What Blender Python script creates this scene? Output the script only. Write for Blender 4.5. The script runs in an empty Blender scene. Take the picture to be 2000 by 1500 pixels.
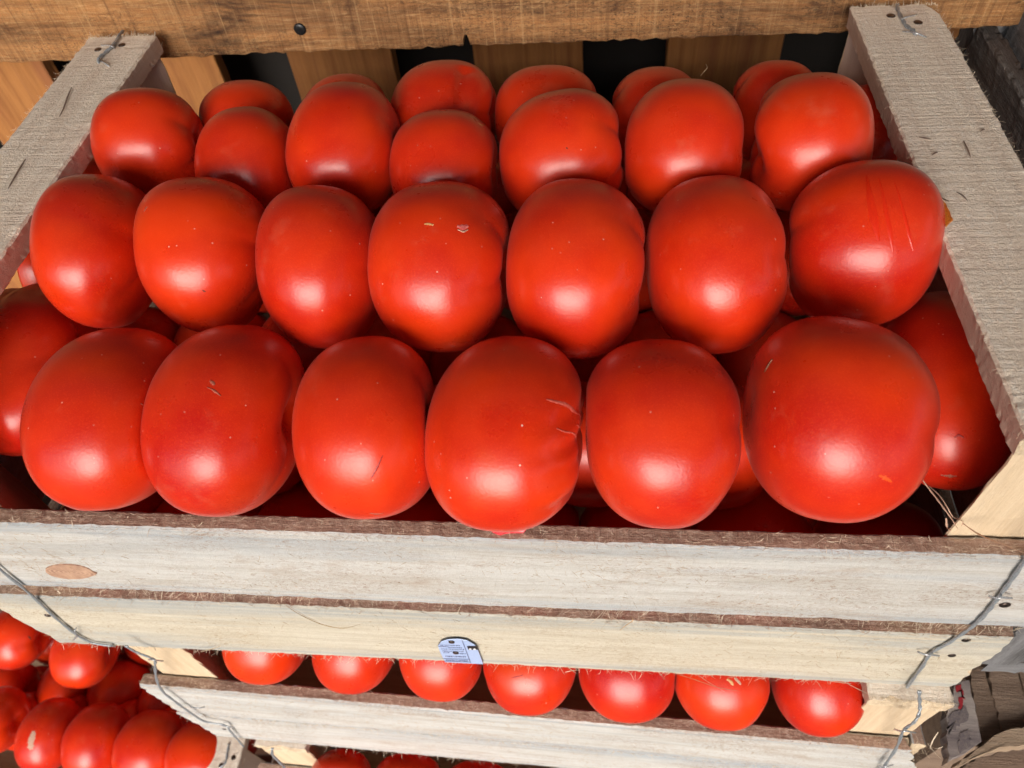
import bpy, math, random
import numpy as np
from mathutils import Vector, Matrix
from mathutils.bvhtree import BVHTree

R = math.radians
rng = np.random.RandomState(11)
random.seed(11)
scene = bpy.context.scene
col = scene.collection

# ------------------------------------------------------------------ camera
cam_d = bpy.data.cameras.new('camera')
cam = bpy.data.objects.new('camera', cam_d)
col.objects.link(cam)
c_r, c_u, c_f = Vector((0.9944, 0.07281, -0.07661)), Vector((-0.01056, 0.78969, 0.61342)), Vector((-0.10516, 0.60918, -0.78603))
m = Matrix((c_r, c_u, -c_f)).transposed().to_4x4()
m.translation = Vector((0.07162, -0.16864, 0.24536))
cam.matrix_world = m
cam_d.sensor_width = 36
cam_d.lens = 26.718
cam_d.clip_start = 0.01
cam_d.clip_end = 400
cam_d.dof.use_dof = True
cam_d.dof.focus_distance = 0.385
cam_d.dof.aperture_fstop = 14.0
scene.camera = cam
scene.render.resolution_x, scene.render.resolution_y = 1024, 768

# ------------------------------------------------------------------ light
SUN_EL, SUN_AZ = 28.0, -3.0        # degrees above the horizon; degrees left (-) of straight out of the stall
sd = Vector((math.sin(R(SUN_AZ)) * math.cos(R(SUN_EL)), -math.cos(R(SUN_AZ)) * math.cos(R(SUN_EL)), math.sin(R(SUN_EL))))
world = bpy.data.worlds.new('World')
scene.world = world
world.use_nodes = True
wn, wl = world.node_tree.nodes, world.node_tree.links
wn.clear()
sky = wn.new('ShaderNodeTexSky')
sky.sky_type = 'NISHITA'
sky.sun_disc = False
sky.sun_elevation = R(SUN_EL)
sky.sun_rotation = math.atan2(sd.x, sd.y)
sky.air_density, sky.dust_density, sky.ozone_density = 1.0, 3.0, 1.0
bg = wn.new('ShaderNodeBackground')
bg.inputs['Strength'].default_value = 0.115
wo = wn.new('ShaderNodeOutputWorld')
wl.new(sky.outputs[0], bg.inputs[0])
wl.new(bg.outputs[0], wo.inputs[0])
sun_d = bpy.data.lights.new('sun', 'SUN')
sun_d.energy = 2.25
sun_d.angle = R(42)
sun_d.color = (1.0, 0.992, 0.985)
sun = bpy.data.objects.new('sun', sun_d)
col.objects.link(sun)
sun.rotation_euler = sd.to_track_quat('Z', 'Y').to_euler()
scene.view_settings.view_transform = 'Standard'
scene.view_settings.look = 'None'
scene.view_settings.gamma = 1
scene.view_settings.exposure = 0.53
scene.cycles.max_bounces = 8
scene.cycles.diffuse_bounces = 5

# positions in metres, origin at the front middle of the top crate at rail height
TOMATOES = {
 "A1":[-0.1557,0.02723,-0.036,0.03344,0.04698,0.036,4,0],
 "A2":[-0.09951,0.0293,-0.038,0.0335,0.04851,0.038,0,0],
 "A3":[-0.03001,0.0249,-0.036,0.03124,0.04373,0.037,4,-4],
 "A4":[0.0344,0.02266,-0.036,0.0352,0.047,0.037,-3,0],
 "A5":[0.10206,0.02357,-0.036,0.03395,0.04373,0.037,3,3],
 "A6":[0.17487,0.02838,-0.03,0.03686,0.04535,0.04,-5,8],
 "B1":[-0.19716,0.12819,-0.022,0.0295,0.04611,0.038,6,6],
 "B2":[-0.13506,0.12462,-0.022,0.03377,0.0436,0.04,8,8],
 "B3":[-0.0682,0.11504,-0.022,0.03193,0.04544,0.04,4,6],
 "B4":[-0.00565,0.11376,-0.022,0.03543,0.04665,0.04,0,0],
 "B5":[0.0633,0.11262,-0.022,0.03467,0.04853,0.04,-2,3],
 "B6":[0.13133,0.11545,-0.022,0.03312,0.04725,0.04,3,-3],
 "B7":[0.20164,0.12509,-0.02,0.03528,0.04001,0.04,-10,-10],
 "C1":[-0.19972,0.21644,-0.016,0.03128,0.0338,0.034,10,6],
 "C2":[-0.13339,0.20083,-0.022,0.02915,0.037,0.034,5,0],
 "C3":[-0.07278,0.20531,-0.013,0.03216,0.04359,0.034,0,5],
 "C4":[-0.01354,0.19267,-0.022,0.03105,0.03661,0.034,0,0],
 "C5":[0.05349,0.19347,-0.013,0.0349,0.03735,0.034,4,-5],
 "C6":[0.12064,0.19532,-0.01,0.03304,0.04003,0.034,-4,0],
 "C7":[0.18503,0.19326,-0.008,0.03151,0.03749,0.034,-8,-8],
 "D1":[-0.15712,0.25802,-0.034,0.02928,0.03308,0.03,0,0],
 "D2":[-0.08872,0.25581,-0.032,0.02768,0.03673,0.03,0,0],
 "D3":[-0.02326,0.25686,-0.026,0.03316,0.04103,0.03,0,0],
 "D4":[0.04181,0.25479,-0.028,0.03216,0.03304,0.03,0,0],
 "D5":[0.10838,0.24963,-0.03,0.02867,0.03601,0.03,0,0],
 "D6":[0.17904,0.25581,-0.03,0.0261,0.02878,0.03,0,0],
 "E1":[-0.2444,0.08241,-0.066,0.03374,0.05616,0.037,15,0],
 "E2":[-0.28294,0.16391,-0.085,0.02621,0.02296,0.037,0,0],
 "E3":[0.24818,0.07844,-0.072,0.03327,0.05599,0.037,-12,0],
 "E4":[0.2376,0.25587,-0.055,0.02192,0.03367,0.037,0,0],
 "E5":[-0.23838,0.21278,-0.06,0.02146,0.02855,0.037,0,0],
 "G1":[-0.1719,0.02684,-0.308,0.03191,0.04411,0.035,3,0],
 "G2":[-0.10209,0.02378,-0.308,0.03163,0.04434,0.035,0,0],
 "G3":[-0.03626,0.02205,-0.308,0.03166,0.0445,0.035,2,0],
 "G4":[0.02837,0.01592,-0.308,0.03536,0.04422,0.035,0,0],
 "G5":[0.09798,0.01388,-0.308,0.03489,0.04311,0.035,0,0],
 "G6":[0.16296,0.01147,-0.308,0.03288,0.0424,0.035,0,0],
 "G7":[0.22786,0.00874,-0.306,0.03008,0.04135,0.035,-3,0],
 "H1":[-0.16551,-0.04056,-0.553,0.02985,0.03203,0.034,0,0],
 "H2":[-0.0992,-0.04157,-0.553,0.03358,0.03312,0.034,0,0],
 "H3":[-0.03099,-0.04395,-0.553,0.03402,0.03257,0.034,0,0],
 "N1":[-0.62298,0.11181,-0.63,0.03164,0.04058,0.034,0,0],
 "N2":[-0.53004,0.10058,-0.63,0.03512,0.0462,0.034,0,0],
 "N3":[-0.57856,0.07174,-0.7,0.03264,0.03928,0.034,0,0],
 "N4":[-0.5109,0.07046,-0.7,0.03602,0.03722,0.034,0,0],
 "N5":[-0.44909,0.05684,-0.7,0.02581,0.03483,0.034,0,0],
 "N0":[-0.65644,0.06448,-0.7,0.02667,0.03617,0.034,0,0],
 "N6":[-0.61312,0.01802,-0.645,0.02568,0.03698,0.034,0,0],
 "N7":[-0.54215,0.00574,-0.645,0.02914,0.04017,0.034,0,0],
 "N8":[-0.48437,0.00299,-0.645,0.03178,0.0402,0.034,0,0],
 "N9":[-0.41956,-0.00089,-0.645,0.03467,0.03957,0.034,0,0],
 "N10":[-0.35568,-0.00604,-0.645,0.03526,0.03756,0.034,0,0]}
SCAR = [["A4",[[0.4817,-0.17133,0.85942],[0.57938,-0.15841,0.79951],[0.69765,-0.12682,0.70513],[0.8336,-0.08591,0.54565],[0.95112,-0.01038,0.30866]],[0.0003,0.0009,0.0013,0.001,0.0003],"pale","pale pink healed crack"],["A4",[[0.59288,-0.42311,0.68518],[0.67284,-0.41302,0.61376],[0.75818,-0.37196,0.53554],[0.86007,-0.32411,0.39398],[0.91993,-0.29661,0.25643]],[0.0003,0.0006,0.0006,0.0008,0.0003],"pale","pale pink healed crack"],["A4",[[0.82222,-0.2479,0.51235],[0.86095,-0.22843,0.45451],[0.89396,-0.20929,0.39626]],[0.0002,0.0004,0.0001],"pale","small pale crack"],["A4",[[0.83953,0.44756,0.30802],[0.8459,0.48874,0.21351],[0.85497,0.47519,0.20788]],[0.0003,0.0007,0.0003],"dark","small dark spot"],["A6",[[-0.8064,0.15435,0.57087],[-0.77762,0.18469,0.601],[-0.74275,0.21969,0.6325],[-0.71518,0.23978,0.65652]],[0.0003,0.0012,0.0011,0.0003],"brown","brown rim of a short cut"],["A6",[[-0.79525,0.16477,0.58346],[-0.77257,0.18668,0.60687],[-0.74422,0.21226,0.63331],[-0.72197,0.22962,0.65271]],[0.0001,0.0007,0.0006,0.0001],"cream","pale short cut in the skin"],["A6",[[0.10191,-0.89969,0.42446],[0.15546,-0.90565,0.39451],[0.22414,-0.91122,0.3456]],[0.0004,0.0012,0.0003],"orange","small orange graze"],["A2",[[0.19524,-0.17938,0.96421],[0.22911,-0.20568,0.95142],[0.2554,-0.22581,0.9401]],[0.0006,0.0013,0.0006],"grey","grey brown speck"],["A2",[[0.18246,-0.2651,0.9468],[0.27007,-0.29697,0.9159],[0.34014,-0.33838,0.87738]],[0.0002,0.0006,0.0002],"grey","grey brown speck"],["B4",[[-0.0254,-0.29391,0.9555],[0.0225,-0.29463,0.95535],[0.08259,-0.30548,0.94861]],[0.0005,0.0011,0.0004],"tan","small tan nick"],["B4",[[0.34278,-0.27323,0.8988],[0.40164,-0.26928,0.87531],[0.45873,-0.21879,0.86122]],[0.0008,0.0022,0.0008],"wet","wet pinkish nick"],["B4",[[0.35116,-0.31746,0.88086],[0.41001,-0.31957,0.85426],[0.46163,-0.27431,0.8436]],[0.0003,0.0008,0.0003],"cream","whitish torn edge of the nick"],["A3",[[0.39788,-0.74239,0.53903],[0.36104,-0.79311,0.49054],[0.31826,-0.84206,0.43549],[0.26388,-0.89123,0.36889]],[0.0003,0.0005,0.0006,0.0003],"dark red","thin dark crease"],["A3",[[0.16621,-0.98224,-0.08703],[0.23186,-0.96347,-0.13406],[0.28745,-0.947,-0.14338]],[0.0003,0.0008,0.0003],"grey","grey scuff"],["G6",[[-0.03675,-0.51186,0.85829],[0.02446,-0.54553,0.83774],[0.06714,-0.59194,0.80318]],[0.0008,0.0016,0.0008],"tan","tan scar"],["G6",[[0.09142,-0.48346,0.87058],[0.15279,-0.53036,0.83389],[0.19642,-0.56899,0.79854]],[0.0008,0.0018,0.0006],"cream","pale scar"],["N7",[[0.08206,-0.11274,0.99023],[0.09771,-0.2888,0.95239],[0.09686,-0.4525,0.88649],[0.13985,-0.59806,0.78916]],[0.003,0.006,0.005,0.004],"cream","pale corky patch"],["G4",[[-0.24636,-0.71533,0.65392],[-0.13726,-0.70641,0.69437],[-0.02957,-0.68734,0.72573]],[0.0002,0.0005,0.0002],"dark red","thin crease"],["E3",[[-0.2959,-0.87368,0.38617],[-0.26429,-0.87198,0.41208],[-0.22296,-0.88793,0.40234]],[0.0003,0.0008,0.0003],"dark red","small dent"],["E3",[[-0.3037,-0.95216,0.03415],[-0.23999,-0.96964,0.04693],[-0.19504,-0.9788,0.06258]],[0.0004,0.0015,0.0004],"grey","grey dirt smear"],["B7",[[-0.17746,0.08016,0.98086],[-0.19479,-0.27827,0.94054],[-0.17156,-0.51083,0.84239],[-0.12838,-0.69544,0.70702]],[0.0006,0.0022,0.0026,0.0006],"wiped","darker wiped streak"],["B7",[[-0.06528,0.00267,0.99786],[-0.05785,-0.36155,0.93056],[-0.0169,-0.61883,0.78534],[0.02874,-0.78389,0.62024]],[0.0004,0.0013,0.0014,0.0004],"wiped","darker wiped streak"],["B7",[[0.0763,-0.08673,0.99331],[0.12343,-0.41544,0.90121],[0.18629,-0.62831,0.75533],[0.24978,-0.75513,0.60613]],[0.0004,0.001,0.0011,0.0003],"wiped","darker wiped streak"],["A1",[[0.73973,-0.2456,0.62648],[0.76168,-0.24225,0.60097]],[0.0003,0.0003],"grey","tiny speck"],["B2",[[-0.39427,-0.20641,0.89551],[-0.37772,-0.1745,0.90933],[-0.35819,-0.15124,0.92132]],[0.0004,0.0009,0.0003],"grey","grey speck"],["B2",[[0.33746,-0.89602,0.28858],[0.34957,-0.89681,0.27116],[0.36312,-0.89497,0.25916]],[0.0002,0.0005,0.0002],"dark","dark speck"],["C5",[[0.09837,-0.73656,0.66918],[0.11296,-0.74975,0.65201]],[0.0004,0.0004],"dark","dark speck"],["C4",[[0.59565,0.20162,0.77752],[0.64492,0.21341,0.73385],[0.66861,0.28235,0.68792]],[0.0003,0.0008,0.0003],"tan","small nick"],["N1",[[0.77709,-0.19959,0.5969],[0.82584,-0.24221,0.50925],[0.8481,-0.27766,0.45125]],[0.0005,0.0012,0.0005],"dark","small dark spot"]]
WIRE = [[1,[[-0.25409,-0.0115,-0.09892],[-0.25913,-0.0115,-0.13332],[-0.26337,-0.0115,-0.17028],[-0.26943,-0.0115,-0.20575],[-0.27291,-0.0115,-0.23858],[-0.26959,-0.0115,-0.25412],[-0.25791,-0.0115,-0.25768],[-0.26406,-0.006,-0.27242]]],[1,[[0.25782,-0.0115,-0.04806],[0.26045,-0.0115,-0.08164],[0.26351,-0.0115,-0.1034],[0.26584,-0.0115,-0.12249],[0.26746,-0.0115,-0.13726],[0.26859,-0.0115,-0.15594],[0.26735,-0.0115,-0.16947],[0.26462,-0.0115,-0.18722],[0.26183,-0.0115,-0.20017],[0.26505,-0.0115,-0.22482],[0.26888,-0.0115,-0.26219],[0.28159,-0.004,-0.29374]]],[1,[[-0.25748,0.33041,0.0],[-0.25604,0.32378,0.0012],[-0.25462,0.30862,0.0012],[-0.25646,0.29812,0.0012],[-0.25747,0.29132,0.0014],[-0.257,0.2873,0.0004]]],[1,[[0.25786,0.32416,0.0],[0.2561,0.31534,0.0012],[0.25605,0.30331,0.0012],[0.25654,0.29525,0.0012],[0.25899,0.28863,0.0014],[0.25964,0.28513,0.0004]]],[2,[[-0.2342,-0.0175,-0.23794],[-0.23338,-0.0175,-0.2479],[-0.23112,-0.0175,-0.25378],[-0.22701,-0.0175,-0.26375],[-0.23047,-0.0185,-0.27428],[-0.24401,-0.0185,-0.30551],[-0.25484,-0.0185,-0.33922],[-0.25703,-0.0185,-0.36443],[-0.25791,-0.0185,-0.39115],[-0.25681,-0.0185,-0.42595],[-0.24239,-0.0185,-0.43627],[-0.24662,-0.0185,-0.46183],[-0.25591,-0.0185,-0.51804]]],[2,[[0.25906,-0.026,-0.22071],[0.26563,-0.0265,-0.24023],[0.26721,-0.03,-0.24849],[0.26466,-0.0345,-0.25289],[0.26492,-0.0345,-0.27323],[0.27341,-0.0345,-0.31364],[0.28152,-0.0345,-0.36847],[0.28748,-0.0345,-0.40743]]],[3,[[-0.16495,-0.05,-0.35867],[-0.17259,-0.05,-0.38256],[-0.17558,-0.05,-0.40668],[-0.17856,-0.05,-0.43038],[-0.19136,-0.05,-0.47569]]],[4,[[-0.31647,0.00336,-0.6185],[-0.31533,-0.00579,-0.6185],[-0.31446,-0.01583,-0.6185],[-0.31852,-0.02105,-0.6185]]]]
STAPLE = [[1,[[0.26039,-0.0115,-0.11806],[0.26176,-0.0135,-0.1155],[0.26436,-0.0135,-0.11462],[0.27105,-0.0115,-0.11946]]],[1,[[0.25398,-0.0115,-0.19787],[0.25659,-0.0135,-0.19576],[0.26047,-0.0135,-0.19605],[0.26712,-0.0115,-0.20286]]],[1,[[-0.26546,0.31161,0.0],[-0.25813,0.30738,0.002],[-0.25251,0.30342,0.0032],[-0.25373,0.30676,0.0]]],[1,[[-0.2568,0.29056,0.0],[-0.25107,0.28497,0.0015],[-0.24741,0.28295,0.0]]],[1,[[0.25534,0.30638,0.0],[0.25512,0.30041,0.003],[0.25856,0.30262,0.003],[0.26599,0.30993,0.0]]],[1,[[0.2535,0.29054,0.0],[0.25542,0.28654,0.002],[0.25809,0.28168,0.0035],[0.26503,0.28313,0.0]]],[1,[[-0.28099,-0.0115,-0.24954],[-0.2695,-0.0135,-0.23545],[-0.26467,-0.0135,-0.22433],[-0.2644,-0.0115,-0.22416]]],[2,[[0.25983,-0.0335,-0.27362],[0.26065,-0.0365,-0.26582],[0.26398,-0.0365,-0.26505],[0.27399,-0.0335,-0.2791]]],[2,[[0.27907,-0.0335,-0.37253],[0.27871,-0.0365,-0.35923],[0.28718,-0.0335,-0.36684]]],[2,[[-0.23304,-0.0165,-0.26772],[-0.2236,-0.0195,-0.25816],[-0.22335,-0.0165,-0.26954]]],[2,[[-0.2531,-0.0175,-0.38639],[-0.24399,-0.0195,-0.38005],[-0.23965,-0.0175,-0.38373]]],[2,[[-0.24934,-0.0175,-0.44361],[-0.24045,-0.0195,-0.43688],[-0.23814,-0.0175,-0.44631]]]]
NAIL = [[1,[-0.26519,0.30518,0.0002],[0,0,1],0.0024],[1,[-0.24983,0.31015,0.0002],[0,0,1],0.0024],[1,[0.2509,0.3095,0.0002],[0,0,1],0.0027],[1,[0.2645,0.30028,0.0002],[0,0,1],0.0027],[1,[0.27382,-0.0098,-0.1323],[0,-1,0],0.0026],[1,[0.27397,-0.0098,-0.1812],[0,-1,0],0.0024],[1,[0.27549,-0.0098,-0.20593],[0,-1,0],0.0022],[1,[-0.276,-0.0098,-0.2083],[0,-1,0],0.002],[2,[-0.26019,-0.0178,-0.38667],[0,-1,0],0.0016],[2,[-0.25088,-0.0178,-0.45498],[0,-1,0],0.0018],[4,[-0.30742,-0.01019,-0.6195],[0,0,1],0.0026],[4,[-0.31848,-0.01886,-0.6195],[0,0,1],0.0028]]
KNOT = [[[-0.2038,-0.00975,-0.13723],[-0.20543,-0.00975,-0.13947],[-0.20989,-0.00975,-0.14178],[-0.21265,-0.00975,-0.14364],[-0.21581,-0.00975,-0.14516],[-0.21921,-0.00975,-0.14625],[-0.22267,-0.00975,-0.14685],[-0.226,-0.00975,-0.14693],[-0.22904,-0.00975,-0.14648],[-0.23162,-0.00975,-0.14552],[-0.2336,-0.00975,-0.14412],[-0.23488,-0.00975,-0.14233],[-0.2354,-0.00975,-0.14027],[-0.23515,-0.00975,-0.13804],[-0.23414,-0.00975,-0.13575],[-0.23244,-0.00975,-0.13353],[-0.23013,-0.00975,-0.13147],[-0.22735,-0.00975,-0.12969],[-0.22423,-0.00975,-0.12827],[-0.22092,-0.00975,-0.12726],[-0.21759,-0.00975,-0.12671],[-0.21439,-0.00975,-0.12666],[-0.21147,-0.00975,-0.12709],[-0.20897,-0.00975,-0.12799],[-0.20701,-0.00975,-0.12931],[-0.20569,-0.00975,-0.13101],[-0.20507,-0.00975,-0.13299],[-0.2052,-0.00975,-0.13516]]]
SPLINTER = [[1,[[0.21066,0.01,-0.04613],[0.21627,0.008,-0.05318],[0.22212,0.004,-0.05912],[0.22787,0.001,-0.06569],[0.23183,-0.002,-0.07065]],0.0013,"pink"],[1,[[0.21636,0.009,-0.05272],[0.22063,0.006,-0.05517],[0.22449,0.003,-0.05944],[0.22929,0.002,-0.06655],[0.23248,0.0,-0.06634],[0.23187,-0.002,-0.06728]],0.0008,"pink"],[1,[[0.23125,-0.002,-0.06447],[0.23552,-0.006,-0.06494],[0.23798,-0.012,-0.0599],[0.24372,-0.014,-0.06063],[0.2547,-0.014,-0.06758]],0.0014,"pink"],[1,[[0.22762,0.003,-0.06949],[0.23014,0.002,-0.07613],[0.23004,-0.001,-0.07322]],0.0012,"pink"],[1,[[-0.10488,-0.0105,-0.16952],[-0.09817,-0.0125,-0.17941],[-0.08799,-0.013,-0.19335],[-0.07585,-0.013,-0.19782],[-0.06266,-0.0125,-0.18998]],0.0006,"tan"],[1,[[-0.10354,-0.0105,-0.17015],[-0.09458,-0.0125,-0.18304],[-0.08943,-0.012,-0.192]],0.0003,"tan"],[1,[[-0.19134,-0.013,-0.25641],[-0.183,-0.012,-0.25307],[-0.17591,-0.01,-0.25187]],0.0012,"cream"],[1,[[0.22745,-0.01,-0.25752],[0.23636,-0.014,-0.25927],[0.24717,-0.016,-0.26657],[0.25819,-0.017,-0.27547]],0.0006,"cream"],[1,[[0.22225,-0.01,-0.26153],[0.226,-0.013,-0.25394],[0.23485,-0.012,-0.25791]],0.0005,"cream"],[1,[[0.12019,-0.01,-0.25734],[0.13641,-0.013,-0.2606],[0.15338,-0.015,-0.26929],[0.16991,-0.015,-0.27637]],0.0004,"tan"],[1,[[0.13779,-0.01,-0.2566],[0.14647,-0.013,-0.26425],[0.16026,-0.015,-0.27924]],0.0004,"cream"],[1,[[0.05585,-0.011,-0.26751],[0.06017,-0.014,-0.25398],[0.066,-0.012,-0.25845]],0.0006,"cream"],[1,[[0.05743,-0.011,-0.25571],[0.06083,-0.014,-0.25388],[0.06394,-0.012,-0.26725]],0.0006,"cream"],[1,[[0.09274,-0.01,-0.26169],[0.09733,-0.013,-0.25544],[0.10062,-0.013,-0.26979]],0.0005,"cream"],[1,[[0.07931,-0.01,-0.15987],[0.07712,-0.0125,-0.16106],[0.07386,-0.0125,-0.16978],[0.07162,-0.011,-0.17954]],0.0004,"cream"],[1,[[0.09397,-0.01,-0.16641],[0.09503,-0.0125,-0.16652],[0.09147,-0.0125,-0.17467],[0.08853,-0.011,-0.18713]],0.0008,"tan"],[1,[[-0.24287,-0.01,-0.15962],[-0.23832,-0.0125,-0.15774],[-0.24154,-0.0115,-0.16577]],0.0009,"cream"],[1,[[0.25647,-0.01,-0.16294],[0.25664,-0.013,-0.16063],[0.26153,-0.013,-0.163],[0.26234,-0.011,-0.16098]],0.0004,"cream"],[1,[[0.27634,-0.01,-0.16199],[0.27346,-0.0125,-0.16288],[0.27335,-0.012,-0.16883]],0.0004,"cream"],[1,[[0.12962,0.23227,0.01],[0.13139,0.23292,0.012],[0.1334,0.23703,0.012],[0.1329,0.24136,0.012]],0.0005,"tan"],[2,[[0.231,-0.03,-0.3231],[0.23241,-0.034,-0.32352],[0.24004,-0.034,-0.34239]],0.0005,"cream"],[2,[[0.29814,-0.028,-0.32531],[0.30731,-0.03,-0.34019],[0.3185,-0.03,-0.35889]],0.0006,"cream"],[2,[[0.29781,-0.026,-0.30396],[0.29851,-0.028,-0.31679],[0.30056,-0.03,-0.33007]],0.0008,"cream"],[2,[[0.30173,-0.028,-0.33304],[0.30478,-0.03,-0.32899],[0.30682,-0.03,-0.32269]],0.0006,"cream"]]
BARK = [[[0.24315,0.13964,0.0006],[0.24477,0.1368,0.001],[0.24642,0.13311,0.0006]],[[0.23468,0.13641,0.0006],[0.23612,0.1336,0.001],[0.23815,0.13293,0.0006]],[[0.23697,0.18414,0.0005],[0.23952,0.18271,0.0008],[0.24271,0.18214,0.0005]],[[0.23939,0.16889,0.0005],[0.24105,0.1701,0.0008],[0.24293,0.17131,0.0005]],[[0.26753,0.18779,0.0005],[0.26926,0.18906,0.0008],[0.27048,0.18946,0.0005]],[[-0.26287,0.25864,0.0004],[-0.25996,0.24642,0.0006],[-0.25705,0.23489,0.0006],[-0.2557,0.22518,0.0004]],[[-0.25698,0.18288,0.0004],[-0.25543,0.17056,0.0006],[-0.25367,0.15465,0.0004]],[[0.25761,0.18039,0.0004],[0.25739,0.17278,0.0006],[0.25712,0.16632,0.0004]]]
PEEL = [[0.23167,0.1337,0.004],[0.23256,0.12794,0.005],[0.23305,0.12207,0.005],[0.23408,0.11538,0.004],[0.231,0.11356,0.002],[0.23173,0.122,0.003]]
TAG = [[-0.02325,-0.0112,-0.22748],[-0.01962,-0.0112,-0.21865],[-0.01483,-0.0112,-0.21439],[-0.00822,-0.0112,-0.21263],[-0.00309,-0.0112,-0.21465],[0.00109,-0.0112,-0.2223],[0.00186,-0.0112,-0.22967],[0.00235,-0.0112,-0.25836],[-0.02321,-0.0112,-0.25808],[-0.02353,-0.0112,-0.23999]]
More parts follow.
